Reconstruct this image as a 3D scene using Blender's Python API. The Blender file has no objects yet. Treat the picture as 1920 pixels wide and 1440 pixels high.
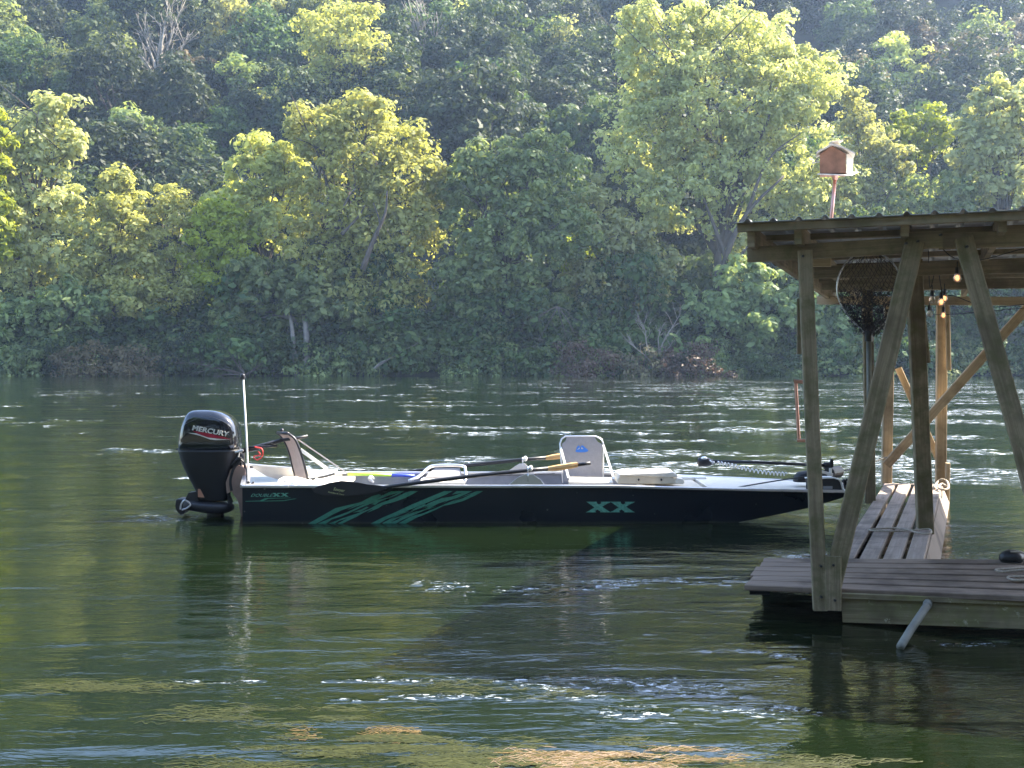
import bpy, math, random
import numpy as np
from mathutils import Vector, Matrix
random.seed(7)
RNG = np.random.default_rng(11)
R = math.radians
sc = bpy.context.scene
col = sc.collection

# ------------------------------------------------------------------ camera, world, sun
H = 1.62            # eye height above the water
F = 2000.0          # focal length in photo pixels (photo 1920 wide)
HOR = 675.0         # horizon row in the photo
cam = bpy.data.cameras.new('camera')
cam.sensor_width = 36.0
cam.lens = 36.0 * F / 1920
cam.shift_y = -(720 - HOR) / 1920
cam.clip_start = 0.1
cam.clip_end = 3000
co = bpy.data.objects.new('camera', cam)
co.location = (0, 0, H)
co.rotation_euler = (R(90), 0, 0)
col.objects.link(co)
sc.camera = co

SUN_EL, SUN_AZ = 47.0, 67.0      # azimuth measured from +Y (view) towards +X (right)
w = bpy.data.worlds.new('World'); sc.world = w; w.use_nodes = True
nt = w.node_tree; nt.nodes.clear()
sky = nt.nodes.new('ShaderNodeTexSky'); sky.sky_type = 'NISHITA'; sky.sun_disc = False
sky.sun_elevation = R(SUN_EL); sky.sun_rotation = R(SUN_AZ)
sky.air_density = 1.0; sky.dust_density = 1.5; sky.ozone_density = 2.0
bg = nt.nodes.new('ShaderNodeBackground'); bg.inputs[1].default_value = 0.15
wo = nt.nodes.new('ShaderNodeOutputWorld')
nt.links.new(sky.outputs[0], bg.inputs[0]); nt.links.new(bg.outputs[0], wo.inputs[0])
sl = bpy.data.lights.new('sun', 'SUN'); sl.energy = 5.0; sl.angle = R(0.53); sl.color = (1.0, 0.9, 0.72)
so = bpy.data.objects.new('sun', sl); col.objects.link(so)
sd = Vector((math.sin(R(SUN_AZ))*math.cos(R(SUN_EL)), math.cos(R(SUN_AZ))*math.cos(R(SUN_EL)), math.sin(R(SUN_EL))))
so.rotation_euler = sd.to_track_quat('Z', 'Y').to_euler()
so.location = sd * 50
sc.view_settings.view_transform = 'Standard'; sc.view_settings.look = 'None'
sc.view_settings.exposure = 2.32; sc.view_settings.gamma = 1.0
sc.cycles.max_bounces = 6; sc.cycles.diffuse_bounces = 3; sc.cycles.transmission_bounces = 4
sc.cycles.volume_bounces = 0; sc.cycles.transparent_max_bounces = 6
sc.cycles.volume_step_rate = 4.0; sc.cycles.volume_max_steps = 64
sc.cycles.sample_clamp_indirect = 6.0

# ------------------------------------------------------------------ helpers
def P(px, py, Y):
    """a point at distance Y whose bearing was measured at (px, py)"""
    return Vector(((px - 960) / F * Y, Y, H - (py - HOR) / F * Y))
def HP(px, py, c):
    """point on a vertical plane parallel to the front of the boathouse (Y + .38 X = c)"""
    a = (px - 960) / F
    return P(px, py, c / (1 + .38 * a))
DZ0 = .184
def deckz(x, y): return DZ0 + .045 * ((x - 1.48) * .934 - (y - 6.79) * .358)
def DP(px, py, dz=0.0):
    """point on the (slightly tilted) deck plane"""
    a = (px - 960) / F; b = (py - HOR) / F
    k = .045
    Y = (H - DZ0 - dz + k * (.934 * 1.48 - .358 * 6.79)) / (b + k * (.934 * a - .358))
    return P(px, py, Y)

def tag(o, label=None, cat=None, group=None, kind=None):
    if label: o['label'] = label
    if cat: o['category'] = cat
    if group: o['group'] = group
    if kind: o['kind'] = kind
    return o
def empty(name, loc, label=None, cat=None, group=None):
    o = bpy.data.objects.new(name, None); col.objects.link(o); o.location = loc
    o.empty_display_size = .1
    return tag(o, label, cat, group)
def world_off(p):
    v = Vector((0, 0, 0))
    while p is not None:
        v += p.location; p = p.parent
    return v

class MB:
    def __init__(self): self.v = []; self.f = []; self.uv = {}
    def add(self, vs, fs, uvs=None):
        n = len(self.v); self.v += [Vector(q) for q in vs]
        for i, f in enumerate(fs):
            if uvs: self.uv[len(self.f)] = uvs[i]
            self.f.append(tuple(n + k for k in f))
        return self
    def bar(self, p0, p1, w_, h_, side=None, bev=.004):
        """timber from p0 to p1; w_ along 'side', h_ across"""
        p0 = Vector(p0); p1 = Vector(p1); d = (p1 - p0); L = d.length; d.normalize()
        s = Vector(side) if side is not None else Vector((1, 0, 0))
        s = s - d * s.dot(d)
        if s.length < 1e-5: s = Vector((0, 1, 0)) - d * d.y
        s.normalize(); t = d.cross(s)
        a, b = w_/2, h_/2; e = min(bev, a*.4, b*.4)
        prof = [(-a+e,-b),(a-e,-b),(a,-b+e),(a,b-e),(a-e,b),(-a+e,b),(-a,b-e),(-a,-b+e)]
        vs = []; u0 = random.uniform(0, 20); v0 = random.uniform(0, 20)
        for z in (0, L):
            for (x, y) in prof: vs.append(p0 + d*z + s*x + t*y)
        fs = []; uvs = []; per = 0
        for i in range(8):
            j = (i+1) % 8
            l = math.dist(prof[i], prof[j])
            fs.append((i, j, 8+j, 8+i)); uvs.append([(u0, v0+per), (u0, v0+per+l), (u0+L, v0+per+l), (u0+L, v0+per)]); per += l
        fs.append(tuple(range(7, -1, -1))); uvs.append([(u0+prof[k][0], v0+prof[k][1]) for k in range(7, -1, -1)])
        fs.append(tuple(range(8, 16))); uvs.append([(u0+q[0], v0+q[1]) for q in prof])
        return self.add(vs, fs, uvs)
    def box(self, x0, x1, y0, y1, z0, z1):
        vs = [(x, y, z) for z in (z0, z1) for y in (y0, y1) for x in (x0, x1)]
        return self.add(vs, [(0,2,3,1),(4,5,7,6),(0,1,5,4),(2,6,7,3),(0,4,6,2),(1,3,7,5)])
    def tube(self, pts, r, seg=8, cap=True):
        pts = [Vector(p) for p in pts]; n = len(pts)
        rr = r if isinstance(r, (list, tuple)) else [r]*n
        vs = []; up = Vector((0, 0, 1))
        prev = None
        for i, p in enumerate(pts):
            d = (pts[min(i+1, n-1)] - pts[max(i-1, 0)]).normalized()
            if prev is None:
                a = up if abs(d.z) < .9 else Vector((1, 0, 0))
                s = (a - d*a.dot(d)).normalized()
            else:
                s = (prev - d*prev.dot(d)).normalized()
            prev = s; t = d.cross(s)
            for k in range(seg):
                an = 2*math.pi*k/seg
                vs.append(p + (s*math.cos(an) + t*math.sin(an))*rr[i])
        fs = [(i*seg+k, i*seg+(k+1) % seg, (i+1)*seg+(k+1) % seg, (i+1)*seg+k) for i in range(n-1) for k in range(seg)]
        if cap:
            fs.append(tuple(range(seg-1, -1, -1))); fs.append(tuple((n-1)*seg+k for k in range(seg)))
        return self.add(vs, fs)
    def prism(self, poly, ext):
        poly = [Vector(p) for p in poly]; n = len(poly); ext = Vector(ext)
        vs = poly + [p + ext for p in poly]
        fs = [tuple(range(n)), tuple(range(2*n-1, n-1, -1))] + [(i, n+i, n+(i+1) % n, (i+1) % n) for i in range(n)]
        return self.add(vs, fs)
    def loft(self, rings, cap=True):
        n = len(rings[0]); vs = [p for r_ in rings for p in r_]
        fs = [(i*n+k, i*n+(k+1) % n, (i+1)*n+(k+1) % n, (i+1)*n+k) for i in range(len(rings)-1) for k in range(n)]
        if cap:
            fs.append(tuple(range(n-1, -1, -1))); fs.append(tuple((len(rings)-1)*n+k for k in range(n)))
        return self.add(vs, fs)
    def ball(self, c, rx, ry=None, rz=None, seg=12, rg=8):
        ry = ry or rx; rz = rz or rx; c = Vector(c)
        rings = []
        for i in range(rg+1):
            ph = -math.pi/2 + math.pi*(i+.02)/(rg+.04) if i in (0, rg) else -math.pi/2 + math.pi*i/rg
            q = max(math.cos(ph), .02)
            rings.append([c + Vector((rx*q*math.cos(2*math.pi*k/seg), ry*q*math.sin(2*math.pi*k/seg), rz*math.sin(ph))) for k in range(seg)])
        return self.loft(rings)
    def build(self, name, mat, parent=None, smooth=False, bevel=0.0):
        off = world_off(parent)
        me = bpy.data.meshes.new(name)
        me.from_pydata([tuple(q - off) for q in self.v], [], self.f)
        if self.uv:
            ul = me.uv_layers.new(name='UVMap')
            for fi, uvs in self.uv.items():
                p = me.polygons[fi]
                for k, li in enumerate(p.loop_indices): ul.data[li].uv = uvs[k]
        me.materials.append(mat)
        if smooth:
            me.polygons.foreach_set('use_smooth', [True]*len(me.polygons))
        o = bpy.data.objects.new(name, me); col.objects.link(o)
        if parent is not None: o.parent = parent
        if bevel > 0:
            m = o.modifiers.new('bevel', 'BEVEL'); m.width = bevel; m.segments = 2; m.limit_method = 'ANGLE'; m.angle_limit = R(40)
        return o

def sup(cx, cy, z, a, b, n=3.5, seg=28):
    out = []
    for k in range(seg):
        t = 2*math.pi*k/seg; c, s = math.cos(t), math.sin(t)
        out.append(Vector((cx + a*math.copysign(abs(c)**(2/n), c), cy + b*math.copysign(abs(s)**(2/n), s), z)))
    return out
def smooth_path(pts, n=8):
    pts = [Vector(p) for p in pts]; out = []
    q = [pts[0]*2-pts[1]] + pts + [pts[-1]*2-pts[-2]]
    for i in range(1, len(q)-2):
        for k in range(n):
            t = k/n; a, b, c, d = q[i-1], q[i], q[i+1], q[i+2]
            out.append(.5*((2*b)+(c-a)*t+(2*a-5*b+4*c-d)*t*t+(3*b-a-3*c+d)*t**3))
    out.append(pts[-1]); return out

def text_mesh(s, name, origin, ex, ey, width, height, mat, parent, shear=0.0, depth=.0015, bold=0.0):
    """lettering as a thin solid laid on the plane (origin, ex, ey)"""
    cu = bpy.data.curves.new('lettering', 'FONT'); cu.body = s; cu.extrude = .05; cu.offset = bold; cu.shear = shear
    cu.resolution_u = 3
    to = bpy.data.objects.new('lettering', cu); col.objects.link(to)
    bpy.context.view_layer.update()
    me = bpy.data.meshes.new_from_object(to)
    bpy.data.objects.remove(to)
    xs = [v.co.x for v in me.vertices]; ys = [v.co.y for v in me.vertices]
    x0, x1, y0, y1 = min(xs), max(xs), min(ys), max(ys)
    ex = Vector(ex); ey = Vector(ey); nn = ex.cross(ey).normalized(); off = world_off(parent)
    for v in me.vertices:
        u = (v.co.x-x0)/(x1-x0)*width; q = (v.co.y-y0)/(y1-y0)*height; z = (v.co.z/.05)*depth
        v.co = Vector(origin) + ex*u + ey*q + nn*z - off
    me.materials.clear(); me.materials.append(mat)
    o = bpy.data.objects.new(name, me); col.objects.link(o); o.parent = parent
    return o

# ------------------------------------------------------------------ materials
def nodemat(name):
    m = bpy.data.materials.new(name); m.use_nodes = True
    nt = m.node_tree; b = nt.nodes['Principled BSDF']
    return m, nt, b
def N(nt, t, **kw):
    n = nt.nodes.new(t)
    for k, v in kw.items(): setattr(n, k, v)
    return n
def ramp(nt, fac, stops, interp='LINEAR'):
    r_ = N(nt, 'ShaderNodeValToRGB'); nt.links.new(fac, r_.inputs[0]); r_.color_ramp.interpolation = interp
    e = r_.color_ramp.elements
    while len(e) < len(stops): e.new(.5)
    for i, (p, c) in enumerate(stops):
        e[i].position = p; e[i].color = (*c, 1) if len(c) == 3 else c
    return r_.outputs[0]
def noise(nt, vec, scale, detail=4, rough=.55, dist=0.0):
    n = N(nt, 'ShaderNodeTexNoise'); n.inputs['Scale'].default_value = scale; n.inputs['Detail'].default_value = detail
    n.inputs['Roughness'].default_value = rough; n.inputs['Distortion'].default_value = dist
    if vec is not None: nt.links.new(vec, n.inputs['Vector'])
    return n.outputs['Fac']
def mapping(nt, vec, scale=(1,1,1), rot=(0,0,0), loc=(0,0,0)):
    m = N(nt, 'ShaderNodeMapping'); m.inputs['Scale'].default_value = scale; m.inputs['Rotation'].default_value = rot
    m.inputs['Location'].default_value = loc
    nt.links.new(vec, m.inputs['Vector']); return m.outputs[0]
def mixc(nt, fac, a, b, mode='MIX'):
    m = N(nt, 'ShaderNodeMix', data_type='RGBA', blend_type=mode)
    if isinstance(fac, float): m.inputs[0].default_value = fac
    else: nt.links.new(fac, m.inputs[0])
    for i, x in ((6, a), (7, b)):
        if isinstance(x, tuple): m.inputs[i].default_value = (*x[:3], 1)
        else: nt.links.new(x, m.inputs[i])
    return m.outputs[2]
def math_(nt, op, a, b=None, clamp=False):
    m = N(nt, 'ShaderNodeMath', operation=op); m.use_clamp = clamp
    for i, x in enumerate((a, b)):
        if x is None: continue
        if isinstance(x, (int, float)): m.inputs[i].default_value = x
        else: nt.links.new(x, m.inputs[i])
    return m.outputs[0]
def bump(nt, b, h, strength=.3, dist=.01):
    n = N(nt, 'ShaderNodeBump'); n.inputs['Strength'].default_value = strength; n.inputs['Distance'].default_value = dist
    nt.links.new(h, n.inputs['Height']); nt.links.new(n.outputs[0], b.inputs['Normal'])

def wood(name, c1, c2, moss=None, rough=.85, worn=None):
    m, nt, b = nodemat(name)
    tc = N(nt, 'ShaderNodeTexCoord')
    g = mapping(nt, tc.outputs['UV'], (1.6, 45, 1))
    grain = noise(nt, g, 1.0, 6, .65, .4)
    big = noise(nt, tc.outputs['Object'], 2.3, 4, .6)
    c = ramp(nt, grain, [(.3, c1), (.68, c2)])
    dark = tuple(x*.45 for x in c1)
    c = mixc(nt, ramp(nt, big, [(.48, (0,0,0)), (.66, (.75,.75,.75))]), c, dark)
    if moss:
        mo = noise(nt, tc.outputs['Object'], 7.0, 6, .7)
        c = mixc(nt, ramp(nt, mo, [(.45, (0,0,0)), (.66, (.8,.8,.8))]), c, moss)
    if worn:
        mo = noise(nt, tc.outputs['Object'], 14.0, 6, .75)
        c = mixc(nt, ramp(nt, mo, [(.6, (0,0,0)), (.68, (.9,.9,.9))]), c, worn)
    kn = N(nt, 'ShaderNodeTexVoronoi'); kn.inputs['Scale'].default_value = 1.0
    nt.links.new(mapping(nt, tc.outputs['UV'], (1.2, 9, 1)), kn.inputs['Vector'])
    c = mixc(nt, ramp(nt, kn.outputs['Distance'], [(.03, (.8,.8,.8)), (.12, (0,0,0))]), c, dark)
    nt.links.new(c, b.inputs['Base Color'])
    b.inputs['Roughness'].default_value = rough
    b.inputs['Specular IOR Level'].default_value = .25
    bump(nt, b, grain, .5, .004)
    return m
def plain(name, c, rough=.5, metal=0.0, spec=.5, var=.15, scale=8.0, bumps=0.0, coat=0.0):
    m, nt, b = nodemat(name)
    tc = N(nt, 'ShaderNodeTexCoord')
    f = noise(nt, tc.outputs['Object'], scale, 5, .6)
    cc = ramp(nt, f, [(.3, tuple(x*(1-var) for x in c)), (.7, tuple(min(1, x*(1+var)) for x in c))])
    nt.links.new(cc, b.inputs['Base Color'])
    b.inputs['Roughness'].default_value = rough; b.inputs['Metallic'].default_value = metal
    b.inputs['Specular IOR Level'].default_value = spec; b.inputs['Coat Weight'].default_value = coat
    if bumps: bump(nt, b, f, bumps, .01)
    return m

def leafmat(name, c, c2, trans=.45, tint=(1.3, 1.22, .62)):
    m = bpy.data.materials.new(name); m.use_nodes = True; nt = m.node_tree; nt.nodes.clear()
    geo = N(nt, 'ShaderNodeNewGeometry'); oi = N(nt, 'ShaderNodeObjectInfo'); tc = N(nt, 'ShaderNodeTexCoord')
    big = noise(nt, tc.outputs['Object'], .35, 2, .5)
    f = math_(nt, 'ADD', math_(nt, 'MULTIPLY', geo.outputs['Random Per Island'], .5), math_(nt, 'MULTIPLY', big, .6))
    cc = ramp(nt, f, [(.25, c), (.8, c2)])
    hs = N(nt, 'ShaderNodeHueSaturation')
    nt.links.new(cc, hs.inputs['Color'])
    nt.links.new(math_(nt, 'ADD', math_(nt, 'MULTIPLY', oi.outputs['Random'], .5), .75), hs.inputs['Value'])
    nt.links.new(math_(nt, 'ADD', math_(nt, 'MULTIPLY', oi.outputs['Random'], .02), .503), hs.inputs['Hue'])
    d = N(nt, 'ShaderNodeBsdfPrincipled'); d.inputs['Roughness'].default_value = .55; d.inputs['Specular IOR Level'].default_value = .2
    nt.links.new(hs.outputs[0], d.inputs['Base Color'])
    t = N(nt, 'ShaderNodeBsdfTranslucent')
    nt.links.new(mixc(nt, 1.0, hs.outputs[0], tint, 'MULTIPLY'), t.inputs[0])
    mx = N(nt, 'ShaderNodeMixShader'); mx.inputs[0].default_value = trans
    nt.links.new(d.outputs[0], mx.inputs[1]); nt.links.new(t.outputs[0], mx.inputs[2])
    o = N(nt, 'ShaderNodeOutputMaterial'); nt.links.new(mx.outputs[0], o.inputs[0])
    return m

M = {}
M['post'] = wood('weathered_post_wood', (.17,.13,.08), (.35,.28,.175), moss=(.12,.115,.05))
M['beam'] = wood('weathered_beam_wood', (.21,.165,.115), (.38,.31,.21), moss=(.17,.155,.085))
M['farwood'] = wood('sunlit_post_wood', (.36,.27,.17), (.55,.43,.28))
M['deck'] = wood('grey_deck_boards', (.145,.105,.078), (.27,.205,.155))
M['walk'] = wood('walkway_boards', (.24,.19,.155), (.38,.31,.26))
M['fascia'] = wood('mossy_fascia', (.17,.135,.075), (.32,.27,.16), moss=(.19,.18,.07), worn=(.46,.42,.30))
M['tin'] = plain('roof_tin', (.52,.54,.58), .55, .3, var=.25, scale=3)
M['hull'] = None
M['alu'] = plain('bare_aluminium', (.72,.72,.74), .32, .85, var=.08)
M['white'] = plain('white_rail', (.80,.79,.76), .4, 0, var=.06)
M['cream'] = plain('cream_deck', (.74,.68,.58), .6, 0, var=.08, scale=5, bumps=.1)
M['cloth'] = plain('pale_cloth', (.78,.74,.64), .9, 0, var=.1, scale=14, bumps=.4)
M['black'] = plain('black_plastic', (.012,.013,.016), .45, 0, var=.2)
M['gloss'] = plain('gloss_black', (.008,.009,.013), .12, 0, var=.2, coat=1.0)
M['darkmetal'] = plain('dark_metal', (.05,.05,.055), .35, .6)
M['inner'] = plain('grey_hull_lining', (.20,.21,.24), .6, 0)
M['greyfab'] = plain('grey_fabric', (.30,.29,.30), .9, 0, var=.08, scale=20, bumps=.2)
M['tanfab'] = plain('pinkish_fabric', (.42,.34,.31), .9, 0, var=.08, scale=20)
M['decal'] = plain('green_decal', (.05,.23,.155), .4, 0, var=.2, scale=30)
M['decal2'] = plain('pale_green_decal', (.12,.36,.27), .4, 0, var=.35, scale=40)
M['gold'] = plain('gold_print', (.42,.45,.20), .5, 0)
M['silver'] = plain('silver_print', (.62,.62,.58), .35, .3)
M['redprint'] = plain('red_print', (.28,.01,.03), .4, 0)
M['red'] = plain('red_cord', (.75,.06,.05), .5, 0)
M['blue'] = plain('blue_print', (.05,.20,.62), .5, 0)
M['bluerod'] = plain('blue_tube', (.06,.10,.55), .35, 0)
M['lime'] = plain('lime_tube', (.45,.70,.08), .35, 0)
M['oarwood'] = wood('oar_grip_wood', (.52,.30,.12), (.68,.44,.20), rough=.45)
M['beige'] = plain('beige_plastic', (.62,.55,.43), .55, 0, var=.06)
M['rope'] = plain('rope', (.36,.31,.25), .9, 0, var=.3, scale=80)
M['darkrope'] = plain('dark_rope', (.05,.05,.05), .9, 0)
M['copper'] = plain('coppery_metal', (.62,.33,.26), .35, .75, var=.2)
M['brick'] = plain('weathered_red_boards', (.24,.12,.075), .8, 0, var=.35, scale=9)
M['housewhite'] = plain('pale_painted_boards', (.55,.50,.44), .6, 0, var=.1)
M['pipe'] = plain('galvanised_pipe', (.20,.20,.17), .7, .2, var=.35, scale=6)
M['mesh'] = plain('net_cord', (.03,.026,.035), .8, 0)
M['bark'] = plain('grey_bark', (.075,.06,.048), .9, 0, var=.4, scale=1.5, bumps=.5)
M['palebark'] = plain('pale_bark', (.15,.13,.11), .9, 0, var=.35, scale=1.5, bumps=.5)
M['deadtwig'] = plain('dead_twigs', (.26,.23,.19), .9, 0, var=.3, scale=2)
M['rock'] = plain('grey_rock', (.26,.24,.23), .9, 0, var=.4, scale=.4, bumps=.8)
M['rust'] = plain('rusty_bracket', (.30,.20,.15), .7, .2)

m, nt, b = nodemat('navy_hull_paint')
tc = N(nt, 'ShaderNodeTexCoord')
vo = N(nt, 'ShaderNodeTexVoronoi'); vo.inputs['Scale'].default_value = 9.0; vo.inputs['Randomness'].default_value = 1.0
nt.links.new(tc.outputs['Object'], vo.inputs['Vector'])
sp = ramp(nt, vo.outputs['Distance'], [(.06, (.8,.8,.8)), (.11, (0,0,0))])
mk = ramp(nt, noise(nt, tc.outputs['Object'], 3.1, 2), [(.52, (0,0,0)), (.6, (1,1,1))])
base = ramp(nt, noise(nt, tc.outputs['Object'], 1.5, 5), [(.3, (.003,.006,.012)), (.75, (.005,.010,.018))])
nt.links.new(mixc(nt, mixc(nt, 1.0, sp, mk, 'MULTIPLY'), base, (.20,.20,.18)), b.inputs['Base Color'])
hsep = N(nt, 'ShaderNodeSeparateXYZ'); nt.links.new(tc.outputs['Object'], hsep.inputs[0])
wl = math_(nt, 'ADD', hsep.outputs['Z'], math_(nt, 'MULTIPLY', noise(nt, mapping(nt, tc.outputs['Object'], (6, 1, 30)), 1.0, 5, .7), .05))
scum = ramp(nt, wl, [(.035, (.55,.55,.55)), (.055, (0,0,0))])
scr = ramp(nt, noise(nt, mapping(nt, tc.outputs['Object'], (2, 1, 60), (0,.12,0)), 1.0, 6, .8), [(.66, (0,0,0)), (.74, (.22,.22,.22))])
prev = b.inputs['Base Color'].links[0].from_socket
c_ = mixc(nt, scum, prev, (.055,.06,.035)); c_ = mixc(nt, scr, c_, (.10,.11,.12))
nt.links.new(c_, b.inputs['Base Color'])
nt.links.new(ramp(nt, noise(nt, tc.outputs['Object'], 2.2, 5), [(.3, (.22,.22,.22)), (.7, (.45,.45,.45))]), b.inputs['Roughness'])
bump(nt, b, noise(nt, mapping(nt, tc.outputs['Object'], (1.3, 1, 2)), 1.0, 2), .35, .03)
M['hull'] = m
# glass of the bulbs
m, nt, b = nodemat('bulb_glass')
b.inputs['Base Color'].default_value = (1, .93, .85, 1); b.inputs['Roughness'].default_value = .05
b.inputs['Transmission Weight'].default_value = .85; b.inputs['Alpha'].default_value = .45
M['glass'] = m
m, nt, b = nodemat('lit_filament')
b.inputs['Emission Color'].default_value = (1, .42, .16, 1); b.inputs['Emission Strength'].default_value = .7
b.inputs['Base Color'].default_value = (.9, .5, .3, 1)
M['filament'] = m

# leaves
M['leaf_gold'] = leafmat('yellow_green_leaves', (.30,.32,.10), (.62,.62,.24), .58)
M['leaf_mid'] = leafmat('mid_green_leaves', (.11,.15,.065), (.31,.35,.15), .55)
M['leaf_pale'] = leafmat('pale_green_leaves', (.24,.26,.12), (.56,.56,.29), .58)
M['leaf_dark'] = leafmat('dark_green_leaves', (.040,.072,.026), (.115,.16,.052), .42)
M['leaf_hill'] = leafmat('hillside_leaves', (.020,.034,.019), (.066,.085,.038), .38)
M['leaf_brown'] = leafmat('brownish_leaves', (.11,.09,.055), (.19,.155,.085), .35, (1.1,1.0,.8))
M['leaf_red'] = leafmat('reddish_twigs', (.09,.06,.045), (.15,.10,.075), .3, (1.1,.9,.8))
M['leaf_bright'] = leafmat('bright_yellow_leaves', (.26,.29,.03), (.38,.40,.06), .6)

# ------------------------------------------------------------------ terrain and water
def hillz(x, y):
    z = np.where(y < 2.2, .15 + (2.2 - y)*.12, -.9)
    z = np.where((y >= 2.2) & (y < 5.0), .15 - (y-2.2)*.26, z)
    z = np.where((y >= 5.0) & (y < 12), -.58 - (y-5)*.1, z)
    z = np.where(y >= 12, -1.3, z)
    sh = 109.2 + 1.2*np.sin(x*.11) + .8*np.sin(x*.31+1)
    k = y - sh
    z = np.where(k > -4, np.minimum(-1.3 + (k+4)*.42, 1.3), z)
    z = np.where(k > 14, 1.3 + (k-14)*.72 + 4*np.sin(x*.021+y*.013)*np.clip((k-14)/60, 0, 1) + 2*np.sin(x*.07+1.3)*np.sin(y*.05)*np.clip((k-14)/40, 0, 1), z)
    z = np.where(k > 220, z - (k-220)*.55, z)
    return z
xs = np.concatenate([np.arange(-420, -30, 10), np.arange(-30, 30, 1.5), np.arange(30, 421, 10)])
ys = np.concatenate([np.arange(-40, 0, 4), np.arange(0, 14, .5), np.arange(14, 100, 6), np.arange(100, 130, 1.5), np.arange(130, 420, 6)])
gx, gy = np.meshgrid(xs, ys)
gz = hillz(gx, gy)
gz = gz + np.where(gy > 106, RNG.normal(0, .25, gz.shape), 0)
vs = np.stack([gx.ravel(), gy.ravel(), gz.ravel()], 1)
nx, ny = len(xs), len(ys)
idx = np.arange(nx*ny).reshape(ny, nx)
fs = np.stack([idx[:-1,:-1], idx[:-1,1:], idx[1:,1:], idx[1:,:-1]], -1).reshape(-1, 4)
def npmesh(name, verts, faces, mat, parent=None, smooth=False, k=4):
    me = bpy.data.meshes.new(name)
    verts = np.asarray(verts, dtype=np.float32); faces = np.asarray(faces, dtype=np.int32)
    me.vertices.add(len(verts)); me.vertices.foreach_set('co', verts.ravel())
    me.loops.add(faces.size); me.loops.foreach_set('vertex_index', faces.ravel())
    me.polygons.add(len(faces)); me.polygons.foreach_set('loop_start', np.arange(len(faces), dtype=np.int32)*k)
    me.update(calc_edges=True)
    me.materials.append(mat)
    if smooth: me.polygons.foreach_set('use_smooth', np.ones(len(faces), dtype=bool))
    o = bpy.data.objects.new(name, me); col.objects.link(o)
    if parent is not None: o.parent = parent
    return o
m, nt, b = nodemat('forest_floor')
tc = N(nt, 'ShaderNodeTexCoord')
c = ramp(nt, noise(nt, tc.outputs['Object'], .35, 8, .65), [(.3, (.015,.02,.01)), (.55, (.03,.035,.018)), (.75, (.06,.05,.035))])
nt.links.new(c, b.inputs['Base Color']); b.inputs['Roughness'].default_value = .95
bump(nt, b, noise(nt, tc.outputs['Object'], 1.2, 8, .7), .8, .3)
g = npmesh('ground', vs, fs, m, smooth=True); tag(g, kind='structure')

# water
m, nt, b = nodemat('river_water')
tc = N(nt, 'ShaderNodeTexCoord'); ob = tc.outputs['Object']
sep = N(nt, 'ShaderNodeSeparateXYZ'); nt.links.new(ob, sep.inputs[0])
Yc = sep.outputs['Y']; Xc = sep.outputs['X']
def rng_(v, a, b_, lo, hi):
    mr = N(nt, 'ShaderNodeMapRange'); nt.links.new(v, mr.inputs[0])
    for i, q in enumerate((a, b_, lo, hi)): mr.inputs[i+1].default_value = q
    return mr.outputs[0]
long_ = noise(nt, mapping(nt, ob, (.35, 1.5, 1)), 1.0, 3, .5, .3)      # long swells of the current
chop = noise(nt, mapping(nt, ob, (1.6, 5.5, 1), (0,0,.05)), 1.0, 4, .6, .5)
fine = noise(nt, mapping(nt, ob, (7, 22, 1), (0,0,-.04)), 1.0, 3, .6, .6)
micro = noise(nt, mapping(nt, ob, (24, 60, 1)), 1.0, 2, .6)
patch = noise(nt, mapping(nt, ob, (.16, .55, 1)), 1.0, 3, .55, .5)
patchm = ramp(nt, patch, [(.44, (0,0,0)), (.62, (1,1,1))])
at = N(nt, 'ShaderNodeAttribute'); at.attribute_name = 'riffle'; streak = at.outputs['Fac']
h = math_(nt, 'MULTIPLY', long_, .032)
h = math_(nt, 'ADD', h, math_(nt, 'MULTIPLY', chop, math_(nt, 'ADD', .012, math_(nt, 'MULTIPLY', patchm, .016))))
h = math_(nt, 'ADD', h, math_(nt, 'MULTIPLY', fine, math_(nt, 'ADD', .0018, math_(nt, 'ADD', math_(nt, 'MULTIPLY', patchm, .003), math_(nt, 'MULTIPLY', streak, .012)))))
h = math_(nt, 'ADD', h, math_(nt, 'MULTIPLY', micro, math_(nt, 'ADD', .0004, math_(nt, 'MULTIPLY', streak, .0035))))
bn = N(nt, 'ShaderNodeBump'); bn.inputs['Strength'].default_value = 1.0; bn.inputs['Distance'].default_value = .55
nt.links.new(h, bn.inputs['Height']); nt.links.new(bn.outputs[0], b.inputs['Normal'])
wc = ramp(nt, noise(nt, mapping(nt, ob, (.25, .8, 1)), 1.0, 4), [(.3, (.0026,.0060,.0020)), (.7, (.0050,.0100,.0030))])
glint_n = noise(nt, mapping(nt, ob, (3.0, 11, 1)), 1.0, 5, .75)
glint_n2 = noise(nt, mapping(nt, ob, (14, 34, 1)), 1.0, 3, .7)
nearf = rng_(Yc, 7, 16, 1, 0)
ff = math_(nt, 'ADD', math_(nt, 'MULTIPLY', glint_n, math_(nt, 'SUBTRACT', 1.0, nearf)), math_(nt, 'MULTIPLY', glint_n2, nearf))
painted_glint = math_(nt, 'MULTIPLY', ramp(nt, math_(nt, 'ADD', ff, math_(nt, 'MULTIPLY', streak, .06)), [(.60, (0,0,0)), (.66, (1,1,1))]), streak)
wc = mixc(nt, painted_glint, wc, (.50, .56, .62))  # sky and sun glints painted into the water colour as pale dashes
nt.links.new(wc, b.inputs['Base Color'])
nt.links.new(math_(nt, 'ADD', .03, math_(nt, 'MULTIPLY', painted_glint, .5)), b.inputs['Roughness'])
b.inputs['IOR'].default_value = 1.5
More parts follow.
